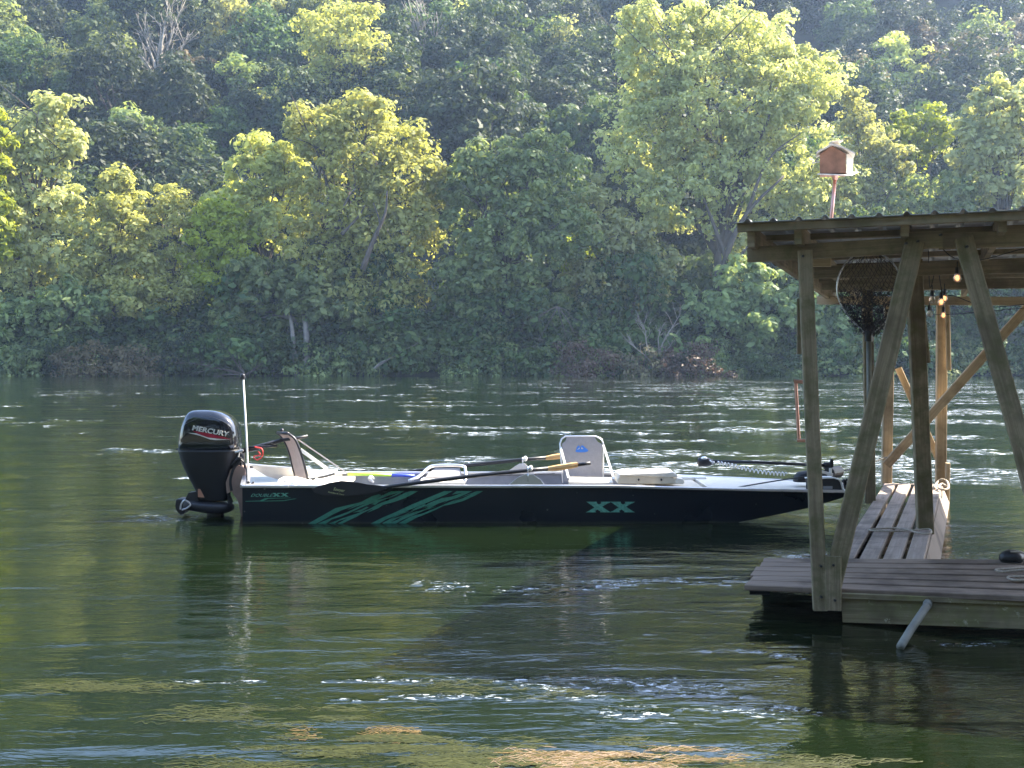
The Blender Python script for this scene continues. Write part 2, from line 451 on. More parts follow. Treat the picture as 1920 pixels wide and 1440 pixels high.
def vnoise(x, y, seed):
    xi = np.floor(x).astype(np.int64); yi = np.floor(y).astype(np.int64); fx = x-xi; fy = y-yi
    fx = fx*fx*fx*(fx*(fx*6-15)+10); fy = fy*fy*fy*(fy*(fy*6-15)+10)
    def hsh(a, b_):
        n = (a*374761393 + b_*668265263 + seed*974634777) & 0xffffffff
        n = ((n ^ (n >> 13))*1274126177) & 0xffffffff
        return ((n ^ (n >> 16)) & 0xffff)/65535.0
    return (hsh(xi,yi)*(1-fx)+hsh(xi+1,yi)*fx)*(1-fy) + (hsh(xi,yi+1)*(1-fx)+hsh(xi+1,yi+1)*fx)*fy
def fbm(x, y, seed, oc=3):
    t = 0; a = 1; n = 0
    for o in range(oc):
        t = t + a*vnoise(x*2**o+7.3*o, y*2**o+3.1*o, seed+o); n += a; a *= .5
    return t/n
def sstep(v, a, b_):
    t = np.clip((v-a)/(b_-a), 0, 1); return t*t*(3-2*t)
rowY = [2.4]
while rowY[-1] < 112: rowY.append(rowY[-1] + max(.022, rowY[-1]*.0052))
rowY = np.array(rowY)
acol = np.concatenate([[-6, -2, -1], np.linspace(-.56, .56, 900), [1, 2, 6]])
gA, gY = np.meshgrid(acol, rowY); gX = gA*gY
inside = (np.abs(gA) < .56)
# patches of broken water carried down by the current
wx = gX + .8*fbm(gX*.5, gY*.5, 91, 2); 
pn = fbm(wx*.34, gY*.85, 5, 4) + .34*(fbm(gX*.05, gY*.09, 33, 2)-.5) + .16*(fbm(gX*2.2, gY*5, 55, 2)-.5)
side = np.clip((gX - .05*gY)/np.maximum(6, .32*gY), -1, 1)
rif = sstep(pn + .075*side, .588, .680)*sstep(gY, 8.2, 15)*sstep(-gY, -104, -70)
def bandm(y0, wd, x0, x1, wob, seed, thr=.5):
    yy = gY + wob*(fbm(gX*.8, gY*.0+1, seed, 3)-.5)*2
    br = sstep(fbm(gX*6, gY*16, seed+3, 3), thr-.05, thr+.06)
    return np.clip(1-np.abs(yy-y0)/wd, 0, 1)**.7*sstep(gX, x0, x0+.4)*sstep(-gX, -x1, -x1+.4)*br
near = np.maximum.reduce([bandm(5.42,.07,-1.9,1.1,.10,101), bandm(5.12,.07,-1.3,1.5,.10,111), bandm(5.3,.16,-.2,1.3,.08,121,.47), bandm(4.82,.16,.2,1.45,.1,131,.5), bandm(4.98,.10,.9,1.6,.1,136,.5),
    bandm(6.0,.12,.9,1.9,.25,141,.52), bandm(6.35,.1,.6,1.3,.2,146,.5), bandm(8.6,.45,1.9,3.2,.3,151,.42), bandm(8.3,.9,2.9,6,.4,161,.45), bandm(11.0,.6,-4.2,-2.9,.3,171,.42), bandm(6.1,.07,2.1,3.0,.1,181,.45), bandm(7.6,.3,-1,3,.3,191,.56)])
rip = fbm(gX*2.6, gY*3.4, 71, 3)-.5
rip2 = fbm(gX*1.1/np.maximum(1, gY/30), gY*1.7/np.maximum(1, gY/25), 75, 3)-.5
nrp = fbm(gX*9, gY*17, 81, 3)-.5
und = fbm(gX*.55, gY*1.3, 61, 3)-.5
hz_ = rif*(.050*rip + .10*rip2*np.minimum(1, gY/25)) + near*.020*nrp + .028*und*np.minimum(1, gY/20) + .006*(fbm(gX*2.0, gY*4.2, 65, 2)-.5)
hz_ = np.where(inside, hz_, 0)
nr_, nc_ = gY.shape; idx = np.arange(nr_*nc_).reshape(nr_, nc_)
fsw = np.stack([idx[:-1,:-1], idx[:-1,1:], idx[1:,1:], idx[1:,:-1]], -1).reshape(-1, 4)
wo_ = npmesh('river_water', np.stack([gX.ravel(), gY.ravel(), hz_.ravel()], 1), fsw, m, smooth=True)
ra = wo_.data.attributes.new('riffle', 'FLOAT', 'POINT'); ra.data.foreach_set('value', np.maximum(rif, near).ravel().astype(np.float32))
tag(wo_, kind='structure')

# ------------------------------------------------------------------ trees
def unit(n):
    v = RNG.normal(size=(n, 3)); return v / np.linalg.norm(v, axis=1)[:, None]
def leaf_mesh(name, cen, rad, per, size, mat, parent, flat=.75):
    """leaf-sized kites scattered over the upper shell of every clump"""
    n = len(cen)
    c = np.repeat(cen, per, 0); r_ = np.repeat(rad, per)
    d = unit(n*per); d[:, 2] = d[:, 2]*.8 + .25; d /= np.linalg.norm(d, axis=1)[:, None]
    pos = c + d * (r_ * RNG.uniform(.62, 1.12, n*per))[:, None] * np.array([1, 1, flat])
    nr = d*1.0 + unit(n*per)*.55; nr[:, 2] += .35; nr /= np.linalg.norm(nr, axis=1)[:, None]
    t = np.cross(nr, unit(n*per)); t /= np.linalg.norm(t, axis=1)[:, None] + 1e-9
    bb = np.cross(nr, t)
    s = (size * RNG.choice([.6, .8, 1.0, 1.35, 1.7], n*per, p=[.25,.25,.25,.17,.08]))[:, None]
    v = np.stack([pos - t*s*.6, pos + bb*s*.34 + nr*s*.08, pos + t*s*.6, pos - bb*s*.34 + nr*s*.08], 1).reshape(-1, 3)
    f = np.arange(len(v)).reshape(-1, 4)
    off = np.array(world_off(parent)) if parent is not None else 0
    return npmesh(name, v - off, f, mat, parent)
def lobe_clumps(lobes, spacing, rlo, rhi, keepback=.45):
    """lobes: (centre, radii) in metres -> clump centres near the joint surface"""
    C_, Rr = [], []
    for i, (c, r_) in enumerate(lobes):
        area = 4*math.pi*((r_[0]*r_[1])**1.6/3 + (r_[0]*r_[2])**1.6/3 + (r_[1]*r_[2])**1.6/3)**(1/1.6)
        n = max(6, int(area / spacing**2))
        d = unit(n); q = RNG.uniform(.62, 1.08, n) + (RNG.random(n) < .24)*RNG.uniform(.05, .34, n)
        p = np.array(c) + d*np.array(r_)*q[:, None] + RNG.normal(0, spacing*.25, (n, 3))
        keep = (d[:, 1] < .35) | (RNG.random(n) < keepback)
        for j, (c2, r2) in enumerate(lobes):
            if j == i: continue
            e = (((p - np.array(c2))/np.array(r2))**2).sum(1)
            keep &= (e > .40) | (RNG.random(n) < .12)
        C_.append(p[keep]); Rr.append(RNG.uniform(rlo, rhi, keep.sum()))
    return np.concatenate(C_), np.concatenate(Rr)
def subdivide_lobes(lobes, k=5):
    """break each broad lobe up into an uneven cluster of smaller ones"""
    out = []
    for (c, r_) in lobes:
        c = np.array(c); r_ = np.array(r_)
        out.append((c, r_*.80))
        n = max(4, int(k * (r_[0]*r_[2])**.5 / 3.2))
        for _ in range(n):
            d = unit(1)[0]; d[1] = -abs(d[1])*.8 if random.random() < .7 else d[1]
            if d[2] < -.3: d[2] *= .5
            q = random.uniform(.28, .46)
            out.append((c + d*r_*random.uniform(.62, .92), r_*q*np.array([1, 1, random.uniform(.8, 1.15)])))
    return out
def limbs(mb, base, top_pts, r0, fork):
    base = Vector(base); fork = Vector(fork)
    mid = base.lerp(fork, .5) + Vector((random.uniform(-.3,.3), 0, 0))
    mb.tube(smooth_path([base, mid, fork], 4), [r0*(1-.35*i/8) for i in range(9)], 9)
    for tp in top_pts:
        tp = Vector(tp); L = (tp-fork).length
        m1 = fork.lerp(tp, .35) + Vector((0, 0, L*.06)); m2 = fork.lerp(tp, .7) + Vector((random.uniform(-.1,.1)*L, random.uniform(-.1,.1)*L, L*.04))
        pp = smooth_path([fork - Vector((0,0,r0)), m1, m2, tp], 4); n = len(pp)
        rr = r0*.55*min(1, .4+L/14)
        mb.tube(pp, [rr*(1-.86*i/(n-1)) for i in range(n)], 6)
        for _ in range(3):
            a = pp[random.randint(n//3, n-2)]
            e = a + Vector((random.uniform(-1,1), random.uniform(-1,1), random.uniform(.1,1)))*L*.3
            mb.tube([a, a.lerp(e, .5)+Vector((0,0,.1)), e], [rr*.35, rr*.22, rr*.06], 5)
def groundz(x, y): return float(hillz(np.array([x]), np.array([y]))[0])
def tree(label, D, lobes, base_px, mat, leaf=.46, spacing=1.35, per=42, r0=.45, forkfrac=.45, cat='tree', group=None, name='broadleaf_tree', bark='bark', sub=5, front=()):
    bx = (base_px - 960)/F*D; bz = groundz(bx, D) - .3
    root = empty(name, (bx, D, bz), label, cat, group)
    spacing *= random.uniform(.88, 1.18); leaf *= random.uniform(.82, 1.2)
    L3 = []
    for lb in lobes:
        cx, cy, rx, ry = lb[:4]; dd = lb[4] if len(lb) > 4 else 0
        y = D + dd
        c = P(cx, cy, y); k = y/F
        L3.append((np.array(c), np.array([rx*k, .8*(rx+ry)/2*k, ry*k])))
    sm = subdivide_lobes(L3, sub)
    spacing *= 1.3; per = int(per*1.25)
    cen, rad = lobe_clumps(sm, spacing, spacing*.28, spacing*.80, keepback=.25)
    g0 = np.array([groundz(p[0], p[1]) for p in cen]) if len(cen) < 20000 else np.zeros(len(cen))
    keep = cen[:, 2] > g0 + .3
    leaf_mesh('crown', cen[keep], rad[keep], per, leaf, mat, root)
    zt = [l[0][2] for l in L3]; mc = np.mean([l[0] for l in L3], 0)
    fz = bz + (max(zt) - bz)*forkfrac
    fork = (bx*.6 + mc[0]*.4, D, fz)
    tb = MB(); limbs(tb, (bx, D, bz), [tuple(l[0] + np.array([0,0,l[1][2]*.3])) for l in L3] + [tuple(l[0]) for l in sm[1::3]][:14], r0, fork)
    for pts, rr in front:
        q_ = smooth_path([P(a, b_, D - 5.0) for a, b_ in pts], 4); n_ = len(q_)
        tb.tube(q_, [rr*(1-.75*k/(n_-1)) for k in range(n_)], 6)
    tb.build('trunk', M[bark], root, smooth=True)
    return root
SH = 'riverbank trees across the water'
tree('huge pale green tree with the tallest crown, rising behind the left roof end', 116,
     [(1345,190,170,150),(1250,110,90,100),(1400,80,100,75),(1470,180,90,110),(1220,240,90,90),(1180,330,50,60,-2),(1330,360,150,110),(1460,330,90,90),(1540,330,60,90,2),(1240,150,70,70),(1300,40,60,40),(1390,470,60,60,3),(1200,60,35,60)],
     1352, M['leaf_pale'], spacing=1.45, per=44, r0=.62, forkfrac=.34, sub=5, front=[([(1350,560),(1362,480),(1400,400),(1470,330)],.42),([(1365,520),(1400,465),(1440,430)],.2),([(1400,400),(1440,300),(1500,250)],.2),([(1360,480),(1330,400),(1300,330)],.26)])
tree('big golden green tree with dark forked limbs showing, centre of the left half', 112,
     [(690,300,105,85),(600,270,45,50),(752,350,72,95),(640,390,110,90),(720,460,105,80),(792,420,32,90,2),(688,222,42,44),(752,268,40,42),(560,235,22,28),(640,232,26,30),(600,470,80,60,-1),(812,330,18,36),(740,545,70,50,-1),(650,560,60,45,-2)],
     572, M['leaf_gold'], spacing=1.3, per=46, r0=.5, forkfrac=.42, front=[([(680,505),(700,450),(722,400),(726,358)],.30),([(640,440),(655,425),(675,402),(684,385)],.2),([(700,455),(712,420),(700,380)],.16),([(640,400),(652,372),(668,350)],.14)])
tree('rounded golden tree crown pressed against the left side of the big golden green tree', 114,
     [(480,330,60,60),(445,400,55,60),(500,420,60,70),(500,290,35,30),(540,330,40,40)],
     500, M['leaf_gold'], spacing=1.25, r0=.3)
tree('leafy lower tree with pale trunks in the shallows below the big golden green tree', 109.5,
     [(570,560,80,55),(500,530,60,60),(640,590,60,50),(560,640,55,30),(450,600,50,50)],
     572, M['leaf_mid'], spacing=1.15, r0=.42, bark='palebark', forkfrac=.6)
tree('dense dark green tree with a pointed top, right of the big golden green tree', 111,
     [(1000,360,75,75),(930,340,60,60),(1025,290,45,45),(890,330,40,50),(870,420,60,90,2),(960,470,100,90),(1060,430,70,80),(900,540,80,70),(1010,560,70,60)],
     940, M['leaf_mid'], spacing=1.3, r0=.42)
tree('pale leafy tree between the dark pointed tree and the huge pale green tree', 113,
     [(1110,400,70,60),(1160,450,60,60),(1130,520,80,60),(1210,520,60,70)], 1150, M['leaf_pale'], spacing=1.25, r0=.34)
tree('glowing yellow small tree seen through the gap beneath the pale leafy tree', 118,
     [(1085,495,45,50),(1115,540,35,30),(1060,470,25,25)], 1090, M['leaf_bright'], spacing=1.1, r0=.16)
tree('tall pale tree at the far left edge, full of lit leaf clumps', 112,
     [(60,300,75,60),(110,270,50,40),(40,400,100,90),(110,470,90,90),(20,520,80,80),(60,230,35,25),(90,200,22,18)],
     60, M['leaf_pale'], spacing=1.3, r0=.4)
tree('bright yellow foliage of a tree cut by the left edge of the photo', 108.5,
     [(-18,290,42,65),(-15,390,50,70),(-20,230,26,32),(0,450,40,50)], -25, M['leaf_bright'], spacing=1.15, r0=.25)
tree('feathery yellow tree with a narrow pointed top, second from the left edge', 111,
     [(215,380,40,40),(235,430,65,50),(200,480,60,60),(250,520,70,60),(213,345,22,18),(165,560,50,42,-1),(245,565,55,40,-2)], 215, M['leaf_gold'], leaf=.38, spacing=1.15, r0=.24)
tree('feathery yellow tree with tiered branches, right neighbour of the narrow pointed one', 112,
     [(320,420,45,35),(300,470,60,50),(345,510,50,50),(320,378,25,20),(310,560,60,40,-2)], 318, M['leaf_gold'], leaf=.38, spacing=1.15, r0=.24)
tree('small bright yellow topped tree left of the twin grey trunks', 111,
     [(410,410,45,28),(385,450,50,45),(440,470,50,50),(400,520,50,50)], 405, M['leaf_bright'], spacing=1.15, r0=.2)
tree('broad mid green tree in shade at the left bank below the tall pale tree', 109.5,
     [(60,590,90,50),(160,580,80,50),(20,650,70,45),(110,640,60,35)], 90, M['leaf_mid'], spacing=1.15, r0=.3)
tree('shaded green tree behind the left dock post, overhanging the bank', 110,
     [(1450,600,90,70),(1400,540,60,60),(1520,560,70,80),(1340,590,60,60),(1560,640,70,50)], 1430, M['leaf_mid'], spacing=1.2, r0=.3)
tree('low green tree seen through the boathouse frame, left of the far right post', 112,
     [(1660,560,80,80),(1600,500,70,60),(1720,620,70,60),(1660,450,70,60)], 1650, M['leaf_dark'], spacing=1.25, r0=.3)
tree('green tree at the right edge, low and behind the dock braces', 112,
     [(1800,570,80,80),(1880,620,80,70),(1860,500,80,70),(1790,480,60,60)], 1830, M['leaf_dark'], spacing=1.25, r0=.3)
tree('small bright yellow green tree up the bank right of the birdhouse', 124,
     [(1715,225,50,25),(1690,260,45,25),(1745,250,35,30),(1710,290,50,25)], 1715, M['leaf_bright'], spacing=1.15, r0=.2)
tree('tall pale tree cut by the right edge of the photo above the roof', 118,
     [(1870,230,65,70),(1910,200,50,60),(1840,300,60,60),(1900,330,70,70),(1850,180,30,35)], 1880, M['leaf_pale'], spacing=1.3, r0=.4)
tree('rounded pale green tree directly behind the birdhouse', 121,
     [(1610,270,55,65),(1660,330,60,55),(1590,350,60,60),(1600,215,30,35)], 1630, M['leaf_pale'], spacing=1.25, r0=.3)
tree('mid green tree behind the dock roof between birdhouse and right edge', 119,
     [(1760,370,70,50),(1700,400,60,60),(1800,420,60,60)], 1750, M['leaf_mid'], spacing=1.25, r0=.3)

# individually recognisable hillside trees
def hill_D(px, py):
    D = 121.0
    while D < 330:
        x = (px-960)/F*D
        if H - (py-HOR)/F*D < groundz(x, D) + 1.0: return D
        D += 1
    return D
HT = [
 ('big lit tree crown high on the hill above the big golden green tree', [(650,90,90,60),(600,60,40,35),(700,150,80,70),(600,160,70,60),(760,190,30,50),(665,30,30,22)], 'leaf_gold', 260),
 ('small lit bush topped tree high on the hill right of the bare pale tree', [(865,70,28,40),(845,110,25,20)], 'leaf_pale', 150),
 ('slim pale pointed tree high on the hill left of the huge pale tree', [(1062,80,28,45),(1075,130,30,45),(1045,110,25,40)], 'leaf_pale', 190),
 ('tree with lit top near the upper left of the photo, right of the dead tree', [(420,30,60,40),(470,60,40,40),(440,80,50,35),(500,20,25,30)], 'leaf_pale', 140),
 ('rounded lit tree on the hill near the upper left corner', [(180,110,40,30),(210,90,30,25),(150,150,50,45),(100,120,45,45)], 'leaf_mid', 220),
 ('pale leaved small tree on the hill below the dead tree', [(365,130,40,28),(345,165,30,25)], 'leaf_brown', 210),
 ('yellowish tipped tree on the hill between the pale leaved and the big lit crown', [(450,140,40,25),(470,170,40,40)], 'leaf_mid', 230),
 ('dark dense tree on the hill above the narrow pointed yellow tree', [(250,250,60,40),(180,270,45,35),(270,300,50,50)], 'leaf_mid', 370),
 ('lit green tree on the hill left of the rounded golden crown', [(340,270,45,35),(370,310,50,45),(320,320,45,40)], 'leaf_dark', 380),
 ('pinkish topped small tree on the hill left of the rounded golden crown', [(375,345,28,22),(365,375,30,25)], 'leaf_brown', 410),
 ('yellow brown tree high on the right hillside, upper left of the small bright tree', [(1665,100,45,28),(1700,130,45,35),(1660,150,50,35)], 'leaf_gold', 200),
 ('rust brown rounded tree on the right hillside below the yellow brown tree', [(1620,150,45,35),(1605,190,40,30),(1650,190,40,35)], 'leaf_brown', 250),
 ('pale tree with a tapering crown high on the right hillside', [(1730,75,32,35),(1745,115,35,40)], 'leaf_brown', 190),
 ('green tree near the top right corner of the photo', [(1850,60,40,30),(1830,110,50,40),(1880,110,40,35)], 'leaf_mid', 190),
 ('leafy tree cut by the top edge above the yellow brown tree', [(1620,15,40,30),(1660,20,35,28)], 'leaf_pale', 80),
 ('green tree on the hill behind the gap left of the huge pale tree', [(940,210,60,45),(990,240,50,50),(900,250,55,50)], 'leaf_dark', 340),
 ('shaded tree on the hill under the slim pale pointed tree', [(1080,230,50,50),(1040,260,50,50),(1110,290,45,50)], 'leaf_dark', 370),
 ('dim tree at the left edge on the hill above the tall pale tree', [(40,110,60,50),(20,170,55,45)], 'leaf_dark', 230),
]
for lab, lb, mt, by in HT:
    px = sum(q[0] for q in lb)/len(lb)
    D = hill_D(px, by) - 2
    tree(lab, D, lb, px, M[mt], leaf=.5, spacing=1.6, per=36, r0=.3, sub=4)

# repeated hillside trees
def proto(i, mat):
    root = empty('hillside_tree', (0, 0, 0))
    w_, h_ = random.uniform(3.6, 4.8), random.uniform(4.5, 6.5)
    zc = 9.0
    L3 = [(np.array([0, 0, zc]), np.array([w_, w_, h_]))]
    for _ in range(6):
        a = random.uniform(0, 6.28)
        L3.append((np.array([math.cos(a)*w_*.75, math.sin(a)*w_*.75, zc + random.uniform(-.5, .8)*h_*.8]), np.array([w_*.5, w_*.5, h_*.36])))
    L3.append((np.array([random.uniform(-1,1), 0, zc+h_*.9]), np.array([w_*.45, w_*.45, h_*.3])))
    L3.append((np.array([random.uniform(-1,1), -1, zc-h_*.9]), np.array([w_*.8, w_*.8, h_*.35])))
    cen, rad = lobe_clumps(L3, 1.6, .8, 1.5, keepback=.8)
    leaf_mesh('crown', cen, rad, 42, .44, mat, root)
    tb = MB(); limbs(tb, (0, 0, -1.5), [tuple(l[0]) for l in L3], .28, (0, 0, 5))
    tb.build('trunk', M['bark'], root, smooth=True)
    return root
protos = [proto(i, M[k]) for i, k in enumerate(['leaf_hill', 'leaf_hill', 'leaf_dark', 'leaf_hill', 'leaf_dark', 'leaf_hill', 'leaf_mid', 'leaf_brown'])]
spots = []
y = 123.0
while y < 262:
    step = 8.2 + (y-123)*.018
    x = -.50*y - 14
    while x < .50*y + 14:
        spots.append((x + random.uniform(-2.6, 2.6), y + random.uniform(-3, 3)))
        x += step
    y += step*.98
random.shuffle(spots); spots = spots[:296]
LAB = 'dark leafy tree packed among look-alikes on the shaded wooded hillside'
for i in range(14):  # unseen row added behind the camera to block low sky light
    o = protos[i % 6].copy(); col.objects.link(o)
    for ch in protos[i % 6].children:
        c2 = ch.copy(); col.objects.link(c2); c2.parent = o
    x = -44 + i*6.8 + random.uniform(-1.5, 1.5); y = -9 - random.uniform(0, 6) - (6 if abs(x) < 6 else 0)
    s = random.uniform(1.1, 1.5); o.location = (x, y, -.5); o.scale = (s, s, s); o.rotation_euler = (0, 0, i)
    tag(o, 'unseen leafy tree added on the near bank behind the viewer to block sky light', 'tree', 'trees on the near bank')
used = set()
for (x, y) in spots:
    k = random.choices(range(8), [3,3,2,3,2,3,1.4,.7])[0]
    src = protos[k]
    if k not in used: o = src; used.add(k)
    else:
        o = src.copy(); col.objects.link(o)
        for ch in src.children:
            c2 = ch.copy(); col.objects.link(c2); c2.parent = o
    s = random.uniform(.85, 1.4)
    o.location = (x, y, groundz(x, y) - 2.2*s); o.rotation_euler = (0, 0, random.uniform(0, 6.28))
    o.scale = (s*random.uniform(.9,1.1), s, s*random.uniform(.85, 1.15))
    tag(o, LAB, 'tree', 'trees covering the hillside')
for k in range(8):
    if k not in used:
        for ch in list(protos[k].children): bpy.data.objects.remove(ch)
        bpy.data.objects.remove(protos[k])

# cliffs
def rock(px, py, wpx, hpx, label):
    D = hill_D(px, py + hpx*.5) - 1.0
    root_c = P(px, py, D); k = D/F
    mb = MB(); seg = 9
    rows = []
    for j in range(7):
        r_ = []
        for i in range(seg+1):
            t = i/seg - .5
            r_.append(Vector((root_c.x + t*wpx*k, D + 3*abs(t)**2*4 + random.uniform(-.7,.7) + j*.35, root_c.z + (j/6-.5)*hpx*k + random.uniform(-.3,.3))))
        rows.append(r_)
    vs = [p for r_ in rows for p in r_]; n = seg+1
    fs = [(j*n+i, j*n+i+1, (j+1)*n+i+1, (j+1)*n+i) for j in range(6) for i in range(seg)]
    mb.add(vs, fs)
    bk = [p + Vector((0, 9, 0)) for p in vs]; mb.add(bk, [tuple(reversed(f)) for f in fs])
    nv = len(vs)
    ring = [i for i in range(n)] + [j*n+n-1 for j in range(1, 7)] + [6*n+i for i in range(n-2, -1, -1)] + [j*n for j in range(5, 0, -1)]
    for a in range(len(ring)):
        b_ = ring[(a+1) % len(ring)]; mb.f.append((ring[a], nv+ring[a], nv+b_, b_))
    o = mb.build('rock_outcrop', M['rock']); tag(o, label, 'rock')
rock(970, 125, 130, 70, 'grey rock face showing through trees, upper centre of the hillside')
rock(492, 110, 34, 80, 'narrow grey rock face beside the big lit crown on the hillside')

# dead / bare trees
def bare(label, D, base, tips, r0=.16, name='bare_tree', cat='bare tree', extra=10, mat='deadtwig', spread=1.0):
    root = empty(name, tuple(base), label, cat)
    mb = MB(); base = Vector(base)
    for tp in tips:
        tp = Vector(tp); L = (tp-base).length
        pp = smooth_path([base, base.lerp(tp, .4)+Vector((random.uniform(-.06,.06)*L, 0, L*.05)), base.lerp(tp, .75)+Vector((random.uniform(-.06,.06)*L, 0, .03*L)), tp], 5)
        n = len(pp); mb.tube(pp, [r0*(1-.9*i/(n-1)) for i in range(n)], 5)
        for _ in range(extra):
            i = random.randint(n//4, n-2); a = pp[i]
            d = (tp-base).normalized() + Vector((random.uniform(-1,1), random.uniform(-.6,.6), random.uniform(-.5,.9)))*spread
            e = a + d*L*random.uniform(.12, .3)
            m_ = a.lerp(e, .5) + Vector((random.uniform(-.04,.04)*L, 0, random.uniform(-.03,.05)*L))
            mb.tube([a, m_, e], [r0*.3, r0*.2, r0*.07], 4)
            for _ in range(2):
                e2 = m_ + (d + Vector((random.uniform(-1,1), 0, random.uniform(-1,1))))*L*.09
                mb.tube([m_, e2], [r0*.16, r0*.05], 3)
    mb.build('branches', M[mat], root, smooth=True)
    return root
def dd(px, py, D): return P(px, py, D - (1.6 if D < 109 else 0))
Dh = hill_D(300, 150) - 9
bare('dead grey bare tree high on the hill at upper left', Dh, dd(305,170,Dh), [dd(315,15,Dh), dd(270,60,Dh), dd(345,70,Dh), dd(265,110,Dh), dd(250,90,Dh-2), dd(300,40,Dh), dd(330,40,Dh+1)], .3)
Dh = hill_D(790, 150) - 9
bare('bare pinkish grey tree high on the hill left of the grey rock face', Dh, dd(792,170,Dh), [dd(770,20,Dh), dd(800,25,Dh), dd(760,80,Dh), dd(820,60,Dh), dd(785,40,Dh), dd(830,90,Dh)], .28)
bare('fallen dead branches fanning out at the waterline below the two grey trunks, left side', 107.2, dd(460,704,107.2), [dd(325,680,106.5), dd(400,706,106), dd(420,650,107), dd(440,660,107.5), dd(495,690,107), dd(390,690,106.5), dd(510,675,107)], .09, 'dead_branches', 'dead branches', 6, 'bark')
bare('leafless curved branches drooping over the bank below the yellow gap tree', 108.4, dd(1045,575,108.6), [dd(990,610,108), dd(1015,590,108), dd(1000,660,107.5), dd(1080,600,108.4), dd(1060,640,108), dd(1095,650,108)], .07, 'drooping_branches', 'dead branches', 9, 'bark')
bare('bare twiggy shrub leaning over the waterline right of the drooping branches', 107.8, dd(1230,690,107.8), [dd(1240,620,107.6), dd(1180,640,107), dd(1275,590,108), dd(1200,600,108), dd(1260,640,107.5)], .10, 'bare_shrub', 'shrub', 9)
bare('single pale fallen branch slanting at the bank left of the dark pointed tree', 107.4, dd(700,692,107.4), [dd(785,645,107.4), dd(740,668,107)], .09, 'fallen_branch', 'branch', 3)
for i, (bx, tx, r_, lab) in enumerate([(553,548,.30,'left of the two grey trunks standing in the shallows'), (574,574,.42,'thicker right one of the two grey trunks in the shallows')]):
    mb = MB(); pp = smooth_path([dd(bx+6*(i == 0),712,108.2), dd(bx,670,108.3), dd(tx,620,108.8), dd(tx-8,570,109.3)], 4); n = len(pp)
    mb.tube(pp, [r_*(1-.5*k/(n-1)) for k in range(n)], 8)
    tag(mb.build('tree_trunk', M['palebark'], smooth=True), lab, 'tree trunk')

# bank shrubs
def bush_proto(mat, w_, h_, leaf=.3, n=1):
    root = empty('bank_shrub', (0,0,0))
    L3 = [(np.array([0,0,h_*.45]), np.array([w_*.8, w_*.5, h_*.5]))]
    for _ in range(6):
        L3.append((np.array([random.uniform(-.8,.8)*w_, random.uniform(-.6,.2)*w_, random.uniform(.25,.95)*h_]), np.array([w_*.38, w_*.32, h_*.22])))
    for _ in range(4):
        L3.append((np.array([random.uniform(-.9,.9)*w_, random.uniform(-.7,-.2)*w_, random.uniform(.02,.22)*h_]), np.array([w_*.4, w_*.3, h_*.18])))
    cen, rad = lobe_clumps(L3, .95, .45, .9, keepback=.6)
    leaf_mesh('foliage', cen, rad, 34, leaf, mat, root)
    tb = MB()
    for _ in range(9):
        e = Vector((random.uniform(-.8,.8)*w_, random.uniform(-.6,.1)*w_, random.uniform(.5,1)*h_))
        tb.tube([(0,0,-.6), e*.5+Vector((0,0,.1)), e], [.06,.04,.012], 5)
    tb.build('stems', M['bark'], root, smooth=True)
    return root
bp = [bush_proto(M['leaf_dark'], 2.8, 3.4), bush_proto(M['leaf_mid'], 2.4, 2.8), bush_proto(M['leaf_dark'], 3.2, 4.6), bush_proto(M['leaf_hill'], 2.6, 3.8)]
bused = set(); x = -58.0
while x < 60:
    for row in range(3):
        k = random.choice([0,1,2,3]) if row else random.choice([1,3,1,0])
        src = bp[k]
        if k not in bused: o = src; bused.add(k)
        else:
            o = src.copy(); col.objects.link(o)
            for ch in src.children:
                c2 = ch.copy(); col.objects.link(c2); c2.parent = o
        s = random.uniform(.7, 1.2)*(1 + .3*row)
        yy = 108.6 + row*2.3 + random.uniform(-1.3,.9)
        xx = x + random.uniform(-1.2,1.2)
        o.location = (xx, yy, max(groundz(xx, yy), 0) - .15 + row*.3); o.rotation_euler = (0,0,random.uniform(-.7,.7))
        o.scale = (s, s, s*random.uniform(.8,1.2))
        tag(o, 'shaded green bush in the thicket lining the far waterline', 'shrub', 'bushes lining the far waterline')
    x += 3.0
def shrub(px, py, w_, h_, mat, lab, D=106.2, leaf=.22):
    root = bush_proto(M[mat], w_, h_, leaf); p = P(px, py, D); root.location = (p.x, D, -.1)
    root.name = 'bank_shrub'
    tag(root, lab, 'shrub')
shrub(160,700,2.6,3.6,'leaf_brown','grey brown twiggy shrub at the waterline, left of the other brown shrub')
shrub(245,702,2.6,3.0,'leaf_brown','brown twiggy shrub at the waterline, left of the fallen dead branches')
shrub(1090,700,3.0,3.0,'leaf_red','reddish shrub at the waterline under the drooping branches')
shrub(1290,700,3.4,3.2,'leaf_red','reddish shrub at the waterline, just left of the left dock post')
shrub(1200,702,2.2,2.6,'leaf_brown','brown shrub between the two reddish shrubs')
shrub(1360,704,1.6,1.1,'leaf_mid','small fresh green tuft at the waterline, right of the second reddish shrub', 107)
shrub(860,704,1.8,1.8,'leaf_mid','green tuft at the waterline below the dark pointed tree', 107.2)
shrub(1060,706,1.6,.7,'leaf_mid','low green tuft at the foot of the first reddish shrub', 106.8)

